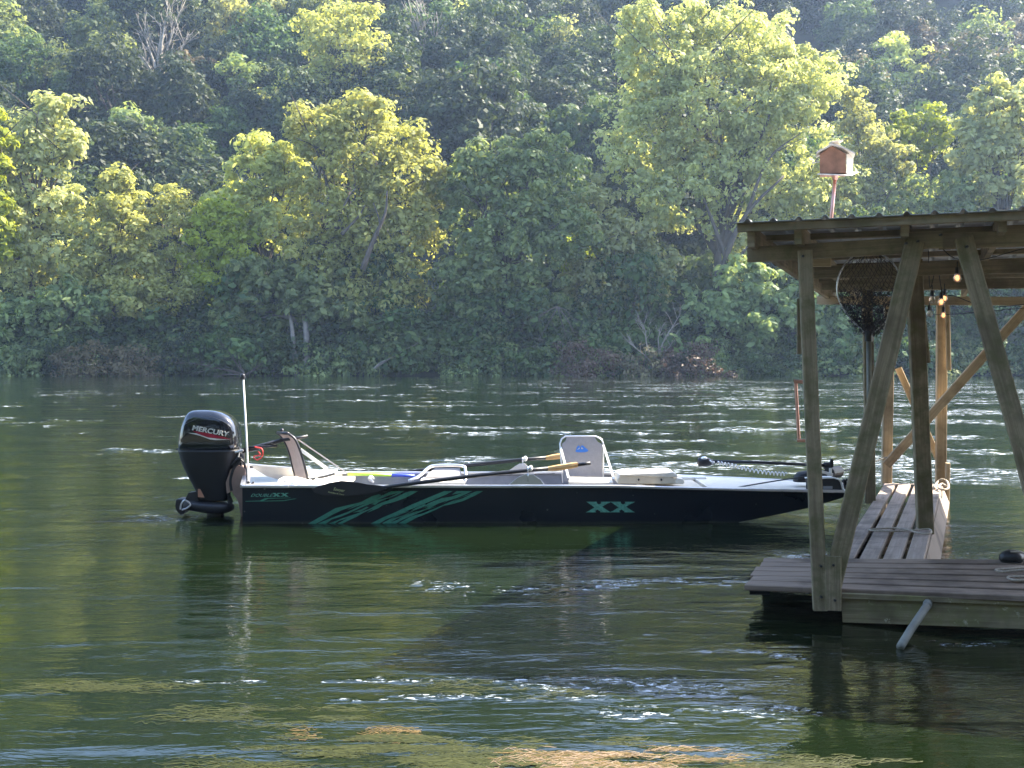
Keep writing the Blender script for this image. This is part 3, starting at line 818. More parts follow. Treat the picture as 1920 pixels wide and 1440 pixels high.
# ------------------------------------------------------------------ the boat
boat = empty('river_boat', (0.3, 11.1, 0), 'long low navy boat with green stripes and XX on its side beside the dock', 'boat')
BY = 10.52
st = [-2.66, -2.2, -1.8, -1.0, 0.0, 1.0, 1.6, 2.0, 2.3, 2.65, 2.97, 3.2, 3.38]
def yn(x): return BY + (0 if x < 1.3 else .10*((x-1.3)/2.0)**1.5)
def yf(x): return 11.78 - (0 if x < 1.0 else .40*((x-1.0)/2.4)**1.5)
def zt(x):
    if x < 1.0: return .368
    return .368 - .060*((x-1.0)/2.2)
def ztf(x): return zt(x) + (.09*max(0, (-1.75-x)/.9) if x < -1.75 else 0)
def zb(x):
    return float(np.interp(x, [-3, 1.9, 2.2, 2.6, 2.97, 3.2, 3.38], [-.08, -.07, .0, .075, .150, .215, .268]))
def skew(p):
    x, y, z = p
    if x < -1.0: x -= .26*(y-BY)/1.26*min(1, (-1-x)/1.6)
    if x < -2.5: x -= .05*(z/.37)*0
    return Vector((x, y, z))
hb = MB(); T = .018
outer = []; inner = []
for x in st:
    fl = .035
    outer.append([skew((x, yn(x), zt(x))), skew((x, yn(x)+fl, zb(x))), skew((x, yf(x)-fl, zb(x))), skew((x, yf(x), ztf(x)))])
    zi = zb(x)+.02
    inner.append([skew((x, yn(x)+T, zt(x)-.001)), skew((x, yn(x)+fl+T, zi)), skew((x, yf(x)-fl-T, zi)), skew((x, yf(x)-T, ztf(x)-.001))])
vs = [p for s_ in outer for p in s_]; fs = []
for i in range(len(st)-1):
    for k in range(3): fs.append((i*4+k, (i+1)*4+k, (i+1)*4+k+1, i*4+k+1))
fs.append((0,1,2,3)); e = (len(st)-1)*4; fs.append((e+3,e+2,e+1,e))
hb.add(vs, fs)
hull = hb.build('hull', M['hull'], boat)
ib = MB(); vs = [p for s_ in inner for p in s_]; fs = []
for i in range(len(st)-1):
    for k in range(3): fs.append((i*4+k+1, (i+1)*4+k+1, (i+1)*4+k, i*4+k))
ib.add(vs, fs); ib.build('inner_lining', M['inner'], boat)
rb = MB()
for i in range(len(st)-1):
    a, b_ = st[i], st[i+1]
    for (f, g_, s_) in ((yn, zt, -1), (yf, ztf, 1)):
        rb.bar(skew((a, f(a)-.012*s_*-1*-1 + .012*s_*0, g_(a)+.006)), skew((b_, f(b_)-.012*s_, g_(b_)+.006)) if False else skew((b_, f(b_), g_(b_)+.006)), .050, .026, (0,1,0), .004)
rb.bar(skew((-2.66, yn(-2.66), .375)), skew((-2.66, yf(-2.66), .465)), .045, .028, (1,0,0))
rb.build('gunwale_rail', M['alu'], boat)
rv = MB()
for k in range(46):
    x = -2.5 + k*.115
    p = Vector((x, yn(x)+.002, zt(x)-.035)); rv.tube([p+Vector((0,-.003,0)), p+Vector((0,.01,0))], .0045, 6)
for x in (-2.62, -.3, .9, 1.9):
    for j in range(6):
        t = .1+.13*j; p = Vector((x, yn(x)+.035*t*1.2, zt(x)-t*.34)); rv.tube([p+Vector((0,-.003,0)), p+Vector((0,.01,0))], .004, 6)
rv.build('rivets', M['hull'], boat)
# floor, benches, decks
fb = MB(); fb.add([skew((-2.6, BY+.06, .05)), skew((1.9, BY+.06, .05)), skew((1.9, 11.70, .05)), skew((-2.6, 11.70, .05))], [(0,1,2,3)]); fb.build('floor', M['inner'], boat)
sb = MB()
ds = [x for x in np.linspace(1.95, 3.36, 10)]
top = [Vector((x, yn(x)+.03, zt(x)+.012)) for x in ds] + [Vector((x, yf(x)-.03, zt(x)+.012)) for x in reversed(ds)]
sb.prism(top, (0,0,-.04)); sb.build('bow_deck', M['cream'], boat, bevel=.004)
sb = MB(); sb.prism([skew((-2.63, BY+.03, .375)), skew((-2.05, BY+.03, .372)), skew((-2.45, 11.2, .40)), skew((-2.60, 11.74, .43)), skew((-2.63, 11.74, .43))], (0,0,-.03)); sb.build('stern_corner_plate', M['alu'], boat)
sb = MB(); sb.box(-2.5, -1.72, BY+.035, 11.70, .30, .345); sb.build('stern_deck', M['cream'], boat, bevel=.005)
for (x0, x1) in ((.62, .98), (-.98, -.62)):
    sb = MB(); sb.box(x0, x1, BY+.03, 11.72, .06, .335); sb.build('bench', M['inner'], boat, bevel=.01)
sb = MB(); sb.box(1.35, 1.92, BY+.09, 11.58, .08, .345); sb.build('storage_locker', M['beige'], boat, bevel=.008)
wb_ = MB(); wb_.add([skew((-2.6, 11.745, .30)), skew((-1.75, 11.745, .30)), skew((-1.75, 11.745, .375)), skew((-2.6, 11.745, .455))], [(0,1,2,3)]); wb_.build('stern_side_panel', M['cream'], boat)

# hull graphics (vinyl on the near side)
def HS(px, py, lift=.004):
    """point on the near hull side"""
    Y = BY
    for _ in range(4):
        p = P(px, py, Y); t = (zt(p.x) - p.z)/max(.05, zt(p.x)-zb(p.x)); Y = yn(p.x) + .035*t - lift
    return P(px, py, Y)
def decal(name, polys, mat, lift=.004):
    mb = MB()
    for pl in polys:
        pts = [HS(a, b_, lift) for a, b_ in pl]
        mb.prism(pts, (0, .002, 0))
    return mb.build(name, mat, boat)
def zc(pts): return [(560 + a/4.8, 780 + b_/4.8) for a, b_ in pts]
S1 = [zc(q) for q in [
 [(80,972),(330,830),(560,775),(660,722),(720,705),(745,712),(640,775),(560,800),(420,850),(260,915),(150,972)],
 [(165,972),(300,915),(450,860),(560,808),(700,740),(830,678),(950,676),(880,712),(800,742),(720,775),(690,800),(640,790),(600,815),(630,822),(560,862),(470,870),(380,905),(300,930),(240,972)],
 [(265,972),(380,925),(520,880),(640,835),(700,800),(760,775),(860,740),(960,690),(1010,676),(1075,676),(960,738),(870,770),(760,800),(720,828),(650,858),(560,890),(470,930),(385,972),(350,968),(440,920),(360,945),(318,972)],
 [(645,970),(760,912),(880,862),(1010,800),(1130,750),(1250,700),(1310,676),(1385,676),(1330,705),(1240,745),(1120,795),(1010,840),(900,885),(790,930),(720,970)],
 [(745,970),(860,905),(960,862),(1060,850),(1130,815),(1160,790),(1220,765),(1300,735),(1370,715),(1420,676),(1560,676),(1500,705),(1420,740),(1350,760),(1290,790),(1210,825),(1130,850),(1060,880),(1000,905),(930,935),(870,972),(810,972)],
 [(990,862),(1080,815),(1130,795),(1150,800),(1100,830),(1040,850)],
 [(900,966),(1010,905),(1120,875),(1220,835),(1300,800),(1420,750),(1500,715),(1570,690),(1600,676),(1660,676),(1590,715),(1480,765),(1390,790),(1300,810),(1230,845),(1150,880),(1060,915),(965,968)],
]]
decal('stripe_graphic', S1, M['decal'])
# torn dark slashes break the stripes up
sl_ = []
for (x0, y0, x1, y1, wd) in [(250,915,520,800,9),(420,892,700,770,7),(520,905,680,830,6),(700,760,900,690,9),(820,930,1050,840,8),(960,890,1180,800,7),(1180,830,1340,760,9),(1250,745,1480,690,8),(1060,860,1180,812,5),(300,955,400,905,6),(830,955,930,905,5),(1380,770,1560,700,5)]:
    sl_.append(zc([(x0,y0),( (x0+x1)/2,(y0+y1)/2-wd),(x1,y1),((x0+x1)/2+8,(y0+y1)/2+wd)]))
decal('torn_stripe_slash', sl_, M['hull'], .007)
def XX(name, x0, y0, x1, y1, mat, n=2, lift=.004):
    w_ = (x1-x0)/n; polys = []; h_ = y1-y0; sf = h_*.13
    for k in range(n):
        a = x0 + k*w_; ov = w_*.0
        L = [(a-ov*1+w_*.00, y0),(a+w_*.34,y0),(a+w_*.99,y1),(a+w_*.62,y1)]
        Rr = [(a+w_*.70,y0),(a+w_*.98,y0),(a+w_*.26,y1),(a,y1)]
        polys += [L]
        mb_ = [Rr]
        polys += mb_
        polys += [[(a-w_*.02,y0-.2),(a+w_*.42,y0-.2),(a+w_*.42,y0+sf),(a+w_*.1,y0+sf)], [(a-w_*.04,y1+.2),(a+w_*.40,y1+.2),(a+w_*.36,y1-sf),(a+w_*.08,y1-sf)],
                  [(a+w_*.58,y0-.2),(a+w_*1.02,y0-.2),(a+w_*.92,y0+sf),(a+w_*.62,y0+sf)], [(a+w_*.56,y1+.2),(a+w_*1.02,y1+.2),(a+w_*.9,y1-sf),(a+w_*.58,y1-sf)]]
    mb = MB()
    for i, pl in enumerate(polys):
        pts = [HS(p[0], p[1], lift + .0004*i) for p in pl]; mb.prism(pts, (0, .0003, 0))
    return mb.build(name, mat, boat)
XX('double_x_lettering', 1100, 941, 1190, 960.5, M['decal2'])
o_ = HS(470, 932.5); 
text_mesh('DOUBLE', 'stern_lettering', HS(470, 931.5), (1,0,0), (0,.02,1), .225, .030, M['decal2'], boat, shear=.5, depth=.0008)
XX('stern_double_x_lettering', 511, 924.5, 541, 931, M['decal2'])
decal('stern_swoosh', [[(460,939.6),(487,938.7),(497,934),(545,933.2),(545,933.9),(499,935.2),(489,940),(460,940.4)],
                       [(487,940.2),(500,934.6),(504,934.6),(494,939.2),(530,938.2),(554,934.6),(556,935.2),(532,939.4)]], M['decal'], .0045)
# stern light on its pole
lp = MB(); lp.tube([P(466,905,10.72), P(462,820,10.70), P(456,708,10.68)], [.011,.010,.009], 8)
pole = lp.build('stern_light_pole', M['white'], boat, smooth=True)
q = MB(); c_ = P(455,706,10.68); q.loft([sup(c_.x,c_.y,c_.z+dz,r_,r_,2,14) for dz, r_ in ((-.030,.012),(-.022,.026),(-.004,.030),(.008,.024),(.018,.026),(.028,.012))]); q.build('stern_light_lamp', M['darkmetal'], pole, smooth=True)
q = MB(); q.tube([P(465,911,10.70), P(465.5,903,10.70)], .016, 8); q.tube([P(468,911,10.70), P(476,904,10.70)], .010, 6); q.build('pole_socket', M['black'], pole)
# outboard
OY = 11.12; K = OY/F
def X_(px): return (px-960)*K
def Z_(py): return H-(py-HOR)*K
ob_ = MB(); rings = []
for (py, xl, xr, hw) in [(768,374,394,.07),(769.5,362,408,.11),(773,356,420,.14),(780,351,433,.165),(790,347,442,.18),(800,343,447,.185),(815,340,450,.19),(830,338,451,.19),(840,338,449,.187)]:
    rings.append(sup((X_(xl)+X_(xr))/2, OY, Z_(py), (X_(xr)-X_(xl))/2, hw, 4))
rings.reverse(); ob_.loft(rings)
motor = ob_.build('outboard_motor', M['gloss'], boat, smooth=True)
q = MB(); rings = []
for (py, xl, xr, hw) in [(842,336,452,.185),(846,337,450,.180),(860,341,445,.170),(875,346,438,.150),(890,353,434,.13),(905,361,431,.11),(920,368,429,.09),(934,373,427,.075),(938,373,427,.07)]:
    rings.append(sup((X_(xl)+X_(xr))/2, OY, Z_(py), (X_(xr)-X_(xl))/2, hw, 3.2))
rings.reverse(); q.loft(rings); q.build('lower_cowl', M['black'], motor, smooth=True)
q = MB()  # jet foot
rings = []
for (px, yt, yb, hw) in [(346,936,953,.08),(352,936,955,.11),(365,937,957,.13),(385,939,960,.14),(405,940,962,.14),(420,941,962,.13),(430,943,960,.11),(436,947,957,.07)]:
    cx, zt_, zb_ = X_(px), Z_(yt), Z_(yb)
    rings.append([Vector((cx, OY + hw*math.copysign(abs(math.cos(a))**.6, math.cos(a)), (zt_+zb_)/2 + (zt_-zb_)/2*math.copysign(abs(math.sin(a))**.6, math.sin(a)))) for a in np.linspace(0, 2*math.pi, 20, endpoint=False)])
q.loft(rings); q.build('jet_foot', M['black'], motor, smooth=True)
q = MB(); q.prism([P(329,938,OY-.09),P(332,935.5,OY-.09),P(348,936,OY-.09),P(347,957,OY-.09),P(343,964,OY-.09),P(338,966,OY-.09),P(330,957,OY-.09),P(328,948,OY-.09)], (0,.18,0)); q.build('reverse_gate', M['black'], motor, bevel=.01)
q = MB(); q.tube(smooth_path([P(338,955,OY-.15),P(340,945,OY-.15),P(347,938,OY-.15),P(357,946,OY-.15),P(350,953,OY-.15),P(341,956,OY-.15)],4), .009, 6); q.build('shift_linkage', M['alu'], motor)
q = MB(); q.loft([sup(X_(404), OY, Z_(py), .085*s_, .07, 3) for py, s_ in ((985,.8),(972,1),(958,1.0))]); q.build('intake_leg', M['black'], motor)
q = MB(); q.prism([P(353,924,OY-.06),P(372,921,OY-.06),P(372,940,OY-.06),P(345,940,OY-.06)], (0,.12,0)); q.prism([P(427,922,OY-.05),P(426,940,OY-.05),P(428,945,OY-.05),P(433,944,OY-.05),P(428,930,OY-.05)], (0,.1,0)); q.build('jet_housing', M['black'], motor, bevel=.006)
q = MB(); q.prism([P(371,917,OY-.095),P(375,917,OY-.095),P(383,933,OY-.095),P(371,932,OY-.095)], (0,.01,0)); q.build('copper_plate', M['copper'], motor)
q = MB(); q.prism([P(448,872,OY-.10),P(432,880,OY-.10),P(423,905,OY-.10),P(425,926,OY-.10),P(434,922,OY-.10),P(446,940,OY-.10),P(452,972,OY-.10),P(458,972,OY-.10),P(460,880,OY-.10)], (0,.2,0))
q.build('transom_bracket', M['rust'], motor, bevel=.006)
q = MB()
q.tube(smooth_path([P(449,846,OY-.05),P(455,860,OY-.08),P(440,875,OY-.1),P(432,900,OY-.1),P(434,920,OY-.1)],5), .014, 7)
q.tube(smooth_path([P(436,868,OY-.12),P(447,858,OY-.12),P(457,866,OY-.1),P(461,885,OY-.05)],5), .012, 7)
q.tube(smooth_path([P(452,862,OY-.14),P(458,868,OY-.14),P(462,882,OY-.14),P(463,900,OY-.2)],5), .008, 7)
q.box(X_(430), X_(456), OY-.08, OY+.08, Z_(872), Z_(848))
q.build('hoses', M['black'], motor)
q = MB(); q.tube([P(447,843,OY),P(452,857,OY-.05)], .03, 8); q.tube([P(446,847,OY),P(480,840,OY),P(529,825,OY-.05)], [.024,.030,.020], 10); q.tube([P(466,839,OY-.05),P(520,836,OY-.05)], .013,8)
q.tube([P(529,825,OY-.05),P(556,822,OY-.03),P(577,817.5,OY)], .017, 10); q.build('tiller_handle', M['black'], motor, smooth=True)
q = MB(); q.tube([P(441,848,OY-.12),P(456,844,OY-.12)], .012, 8); q.tube([P(449,846,OY-.12),P(447,857,OY-.12)], .008, 6); q.build('shift_lever', M['alu'], motor)
q = MB(); q.tube(smooth_path([P(478,838,OY-.08),P(491,842,OY-.1),P(492,855,OY-.1),P(482,862,OY-.1),P(476,856,OY-.1),P(488,853,OY-.1),P(484,846,OY-.1)],6), .007, 6); q.build('safety_lanyard', M['red'], motor)
FX = OY-.196
def tx(px, py): return P(px, py, FX)
a = tx(360,806.5); b_ = tx(425,818.5); ex = (b_-a).normalized()
text_mesh('MERCURY', 'cowl_lettering', a, ex, (0.28,0,1), (b_-a).length*1.04, .050, M['silver'], motor, depth=.003, bold=.022)
q = MB(); q.prism([tx(361,807.5),tx(395,813),tx(425,821.5),tx(432,823.5),tx(412,822.5),tx(390,820),tx(368,812)], (0,.003,0)); q.build('cowl_red_swoosh', M['redprint'], motor)
q = MB(); q.prism([tx(352,811.5),tx(368,812.6),tx(390,820.5),tx(412,823),tx(430,824),tx(405,825.3),tx(394,824),tx(375,817)], (0,.003,0)); q.build('cowl_silver_swoosh', M['silver'], motor)
q = MB(); q.tube(smooth_path([tx(347,795),tx(380,781),tx(405,784),tx(432,800),tx(434,822),tx(433,838)],4), .0022, 5); q.build('cowl_seam', M['darkmetal'], motor)
q = MB(); q.tube([P(331,842,OY),P(340,842,OY)], .01, 6); q.build('rear_knob', M['black'], motor)
# oarlock stands
for (nm, pl, Y, top) in (('near', [(953,909),(973,894),(986,888.5),(1001,890),(1012,898),(1021,908)], BY+.0, (990,880)), ('far', [(948,887),(966,874),(974,869.5),(984,869),(996,880),(1004,888)], 11.74, (980,862))):
    q = MB(); q.prism([P(a, b_, Y-.01) for a, b_ in pl], (0,.012,0)); st_ = q.build('oarlock_stand', M['alu'], boat, bevel=.002)
    q = MB(); c_ = P(top[0], top[1]+7, Y); q.tube([c_-Vector((0,0,.08)), c_], .012, 8)
    r_ = .030
    q.tube([P(top[0], top[1], Y)+Vector((0, r_*math.sin(t), -r_*math.cos(t))) for t in np.linspace(-2.4, 2.4, 12)], .008, 7); q.build('oarlock', M['alu'], st_, smooth=True)
    q = MB(); q.ball(P(top[0]+5, top[1]-2, Y-.01), .022, .03, .03); q.build('oar_stop', M['white'], st_, smooth=True)
# trolling motor on the bow
q = MB(); q.tube([P(1330,865,11.0),P(1420,867,11.0),P(1560,873,11.0)], .017, 10); tm = q.build('trolling_motor', M['black'], boat, smooth=True)
q = MB(); q.loft([[P(px,866+dy,11.0)+Vector((0,r_*math.cos(t),r_*math.sin(t)*1.0)) for t in np.linspace(0,2*math.pi,16,endpoint=False)] for px, dy, r_ in ((1308,0,.028),(1310,0,.045),(1322,0,.050),(1330,0,.040),(1338,1,.022))]); q.build('control_head', M['darkmetal'], tm, smooth=True)
q = MB(); q.ball(P(1320,859,10.98), .035, .04, .018); q.tube([P(1330,863,10.97),P(1336,868,10.97),P(1340,866,10.97)], .010, 6); q.build('head_cap', M['alu'], tm, smooth=True)
q = MB(); hp = []
cpts = smooth_path([P(1345,868,10.97),P(1375,873,10.97),P(1410,882,10.97),P(1445,887,10.97),P(1475,889,10.97)], 30)
for i, p in enumerate(cpts):
    t = i*2*math.pi/6.5; hp.append(p + Vector((0, .018*math.cos(t), .018*math.sin(t))))
q.tube(hp, .006, 5); q.build('coiled_cable', M['alu'], tm, smooth=True)
q = MB(); rings = []
for (px, hh, hw) in ((1488,.02,.03),(1491,.07,.06),(1497,.10,.075),(1510,.112,.08),(1535,.115,.08),(1548,.10,.07)):
    p = P(px, 903, 10.95); rings.append([p + Vector((0, hw*math.copysign(abs(math.cos(t))**.7, math.cos(t)), max(0, math.sin(t))**.7*hh)) for t in np.linspace(0, 2*math.pi, 18, endpoint=False)])
q.loft(rings); q.build('foot_housing', M['black'], tm, smooth=True)
q = MB()
q.tube([P(1552,886,11.0)+Vector((0,-.045,0)), P(1572,886,11.0)+Vector((.03,.09,0))], .062, 16)
q.tube([P(1545,873,11.0),P(1561,874,11.0)], .036, 12)
q.prism([P(1556,872,10.97),P(1558,861,10.97),P(1563,861,10.97),P(1563,875,10.97)], (0,.03,0))
q.build('motor_pod', M['black'], tm, smooth=False, bevel=.004)
q = MB(); q.tube([P(1557,878,10.9),P(1557,895,10.9)], .015, 8); q.bar(P(1540,884,10.9), P(1557,889,10.9), .03, .02); q.bar(P(1540,889,10.9), P(1562,890,10.9), .03, .012); q.build('mount_bracket', M['alu'], tm)
pl = [(1512,919),(1512,897),(1545,895),(1560,895),(1570,898),(1575,904),(1579,919)]
q = MB(); q.prism([P(a, b_, 10.66) for a, b_ in pl], (0,.02,0)); q.build('bow_side_plate', M['hull'], boat)
q = MB()
tp = [(1512,897),(1545,895),(1560,895),(1570,898),(1575,904),(1579,919)]
for i in range(len(tp)-1): q.bar(P(*tp[i],10.72), P(*tp[i+1],10.72), .14, .012, (0,1,0), .002)
q.build('bow_plate_rim', M['white'], boat)
q = MB(); q.prism([P(1544,911.5,10.65),P(1561,911.5,10.65),P(1561,917,10.65),P(1544,917,10.65)], (0,.008,0)); q.build('bow_plate_label', M['greyfab'], boat)
q = MB(); q.tube([P(1578,917,10.8),P(1590,914,10.85)], [.05,.035], 10); q.tube([P(1580,900,10.8),P(1588,908,10.8)], .022, 8); q.tube([P(1586,899,10.8),P(1600,903,10.8)], .012, 8); q.tube([P(1590,914,10.85),P(1594,899,10.8)], .012, 8); q.build('bow_winch', M['black'], boat, smooth=True)

# ---- things in the boat
def oar(label, blade, shaft, grip, tip, Y0, Y1, Yb, text=False):
    n_sh = len(shaft); pts = [P(a, b_, Y0 + (Y1-Y0)*i/(n_sh-1)) for i, (a, b_) in enumerate(shaft)]
    root = empty('oar', tuple(pts[0]), label, 'oar', 'pair of oars')
    q = MB(); q.tube(pts, [.015] + [.021]*(n_sh-1), 10); q.build('shaft', M['black'], root, smooth=True)
    q = MB(); q.prism([P(a, b_, Yb) for a, b_ in blade], (0,.014,0)); bl = q.build('blade', M['black'], root, bevel=.004)
    if text:
        text_mesh('Sawyer', 'blade_lettering', P(625,921,Yb-.001), Vector((1,0,-.18)).normalized(), (0,0,1), .115, .040, M['gold'], bl, shear=.5, depth=.001)
        text_mesh('Paddles & Oars', 'blade_small_lettering', P(615,923.5,Yb-.001), Vector((1,0,-.18)).normalized(), (0,0,1), .16, .012, M['gold'], bl, shear=.3, depth=.001)
    q = MB(); q.tube([P(a, b_, Y1) for a, b_ in grip], [.021,.029,.031,.026][:len(grip)], 8); q.build('wooden_grip', M['oarwood'], root)
    if tip:
        q = MB(); q.tube([P(a, b_, Y1) for a, b_ in tip], [.016,.019,.018], 8); q.build('handle', M['black'], root, smooth=True)
oar('near black oar with its blade hanging outside the boat, ending in a black handle',
    [(584,917),(598,911),(620,905),(640,901.5),(670,904),(690,908),(722,911),(724,918),(705,924),(680,928),(650,931),(610,930),(590,924)],
    [(715,914),(800,903),(900,891),(990,882),(1028,878.5)], [(1027,879),(1045,877),(1072,873),(1083,871)], [(1082,872),(1095,870),(1107,868.5)], 10.47, 10.56, 10.46, True)
oar('far black oar lying on the far gunwale, its wooden grip beside the upright seat',
    [(642,889),(655,884),(680,881),(705,883),(735,886),(735,890),(700,893),(660,893)],
    [(728,888),(800,881),(900,870),(980,862),(1024,858.5)], [(1023,859),(1036,857),(1052,855)], [], 11.9, 11.76, 11.9)

def frame_path(mb, pts, r_=.009): mb.tube(pts, r_, 7)
# upright seat
s2 = empty('folding_seat', P(1098,905,11.25), 'upright grey folding boat seat with a blue mark on its backrest', 'folding seat', 'folding seats in the boat')
Yb = 11.30
out = [(1056,905),(1053,870),(1050,832),(1053,823),(1060,818),(1117,818),(1128,824),(1131,832),(1131,905)]
q = MB(); frame_path(q, [P(a, b_, Yb+.0012*(905-b_)) for a, b_ in out]); q.build('back_frame', M['alu'], s2, smooth=True)
fab = [(1057,903),(1054,832),(1060,827),(1063,818.5),(1114,818.5),(1121,829),(1129,833),(1129,903)]
q = MB(); q.prism([P(a, b_, Yb-.006+.0012*(905-b_)) for a, b_ in fab], (0,.012,0)); fb_ = q.build('backrest', M['greyfab'], s2, bevel=.003)
lg = [[(1079,847),(1082,838),(1085,835),(1088,839),(1090,836),(1093,835),(1098,840),(1103,844),(1103,846),(1097,848),(1086,848)]]
q = MB(); q.prism([P(a, b_, Yb-.009+.0012*(905-b_)) for a, b_ in lg[0]], (0,.002,0)); q.build('blue_emblem', M['blue'], fb_)
q = MB(); q.prism([P(a, b_, Yb-.012+.0012*(905-b_)) for a, b_ in [(1082,843),(1087,838.5),(1086.5,842)]], (0,.001,0)); q.prism([P(a, b_, Yb-.012+.0012*(905-b_)) for a, b_ in [(1089.5,842),(1090.5,838),(1094,842)]], (0,.001,0)); q.build('emblem_highlight', M['silver'], fb_)
q = MB(); q.prism([P(1068,894,11.2),P(1146,895,11.2),P(1150,904,10.95),P(1066,903,10.95)], (0,0,-.03)); q.build('seat_pad', M['cream'], s2, bevel=.006)
for a, b_ in (((1051,838),(1066,896)), ((1131,834),(1151,898))):
    q = MB(); q.bar(P(a[0],a[1],Yb+.08), P(b_[0],b_[1],10.98), .022, .004, (1,0,0), .001); q.build('strap', M['white'], s2)
# seat facing the bow, near the stern
s1 = empty('folding_seat', P(575,905,11.0), 'folding boat seat seen side-on near the stern, with straps running to its seat pad', 'folding seat', 'folding seats in the boat')
def c1(a, b_): return (310 + a/4.5, 680 + b_/4.5)
lrim = [c1(*k) for k in [(945,592),(985,630),(1020,690),(1050,770),(1070,860),(1095,958)]]
rrim = [c1(*k) for k in [(1035,597),(1090,640),(1125,710),(1155,800),(1178,880),(1203,985)]]
L_ = smooth_path([P(a, b_, 11.25) for a, b_ in lrim], 4); R_ = smooth_path([P(a, b_, 10.93) for a, b_ in rrim], 4)
q = MB(); n = len(L_); q.add(L_ + R_ + [p+Vector((.008,.004,0)) for p in L_] + [p+Vector((.008,.004,0)) for p in R_], [(i, i+1, n+i+1, n+i) for i in range(n-1)] + [(2*n+i, 3*n+i, 3*n+i+1, 2*n+i+1) for i in range(n-1)]); q.build('backrest', M['tanfab'], s1, smooth=True)
q = MB(); frame_path(q, L_, .013); frame_path(q, R_, .013); frame_path(q, [L_[0], R_[0]], .016); q.ball(L_[0]+Vector((.06,-.05,.03)), .02); q.build('back_frame', M['darkmetal'], s1, smooth=True)
q = MB(); q.prism([P(577,896,10.93),P(607,879,11.25),P(633,880,11.25),P(628,886,10.93)], (0,0,-.03)); q.build('seat_pad', M['white'], s1, bevel=.005)
q = MB(); q.tube([P(578,900,10.93),P(612,893,10.93),P(628,888,10.93)], .012, 6); q.tube([P(592,897,10.93),P(592,910,10.93)], .01, 6); q.build('seat_frame', M['darkmetal'], s1)
for a, Ya, b_, Yb_ in (((541,812),11.2,(652,888),11.2), ((563,843),10.93,(613,879),10.95)):
    q = MB(); q.bar(P(*a,Ya), P(*b_,Yb_), .012 if Ya > 11 else .035, .004, (0,0,1), .001); q.build('strap', M['white'] if Ya < 11 else M['greyfab'], s1)
# folded seat
s3 = empty('folding_seat', P(825,905,11.1), 'flat folded grey boat seat lying amidships between the oars', 'folding seat', 'folding seats in the boat')
def c2(a, b_): return (560 + a/4.8, 780 + b_/4.8)
fr = [c2(*k) for k in [(990,585),(1060,555),(1110,520),(1150,480),(1225,447),(1465,447),(1500,490),(1505,560),(1495,590)]]
q = MB(); frame_path(q, smooth_path([P(a, b_, 10.9+.006*(902-b_)) for a, b_ in fr], 4), .016); q.build('back_frame', M['alu'], s3, smooth=True)
q = MB(); q.prism([P(a, b_, 10.92+.006*(902-b_)) for a, b_ in [c2(*k) for k in [(1140,552),(1170,510),(1235,465),(1450,465),(1465,520),(1455,552)]]], (0,.01,-.01)); q.build('backrest', M['greyfab'], s3)
q = MB(); q.prism([P(790,897,11.3),P(866,897,11.3),P(872,904,10.85),P(786,904,10.85)], (0,0,-.03)); q.build('seat_pad', M['cream'], s3, bevel=.006)
# case
cs = empty('storage_case', P(1215,908,10.95), 'long beige plastic case with dark latches inside the boat, right of the upright seat', 'storage case')
q = MB(); q.prism([P(1158,908,10.72),P(1158,899,10.72),P(1163,891,10.72),P(1258,893,10.72),P(1268,898,10.72),P(1270,908,10.72)], (0,.4,0)); q.build('body', M['beige'], cs, bevel=.012)
q = MB(); q.prism([P(1160,892.5,10.71),P(1163,889,10.71),P(1210,887.5,10.71),P(1262,885.5,10.71),P(1270,890,10.71),P(1271,895,10.71)], (0,.42,0)); q.build('lid', M['cream'], cs, bevel=.008)
for px in (1197.5, 1240): 
    q = MB(); q.ball(P(px, 899.5, 10.715), .010, .008, .012); q.build('latch', M['darkmetal'], cs)
bx = MB(); bx.prism([P(1268,908,10.70),P(1267,900,10.70),P(1272,897,10.70),P(1281,898,10.70),P(1284,903,10.70),P(1282,908,10.70)], (0,.16,0)); tag(bx.build('small_tub', M['cream'], None, bevel=.01), 'small cream tub touching the right end of the beige case', 'tub')
bx = MB(); bx.prism([P(1275,894.5,11.35),P(1325,894.5,11.35),P(1325,901,11.35),P(1275,901,11.35)], (0,.2,0)); tag(bx.build('white_box', M['white'], None, bevel=.008), 'flat white box by the far gunwale behind the cream tub', 'box')
# rod
rd = empty('fishing_rod', P(655,889,11.6), 'lime and blue fishing rod laid along the far gunwale', 'fishing rod')
q = MB(); q.tube([P(652,888.5,11.6),P(734,891,11.6)], .017, 8); q.build('butt', M['lime'], rd, smooth=True)
q = MB(); q.tube([P(734,891,11.6),P(778,892.5,11.6)], .017, 8); q.build('grip', M['bluerod'], rd, smooth=True)
q = MB(); q.tube([P(778,892,11.6),P(900,893,11.6),P(1040,888,11.6)], [.008,.005,.003], 6); q.build('tip', M['darkmetal'], rd)
q = MB(); q.ball(P(695,897,11.5), .03, .03, .035); q.tube([P(691,894,11.46),P(696,901,11.46),P(701,905,11.46)], .010, 6); q.tube([P(697,893,11.46),P(702,899,11.46)], .010, 6); q.build('reel', M['alu'], rd, smooth=True)
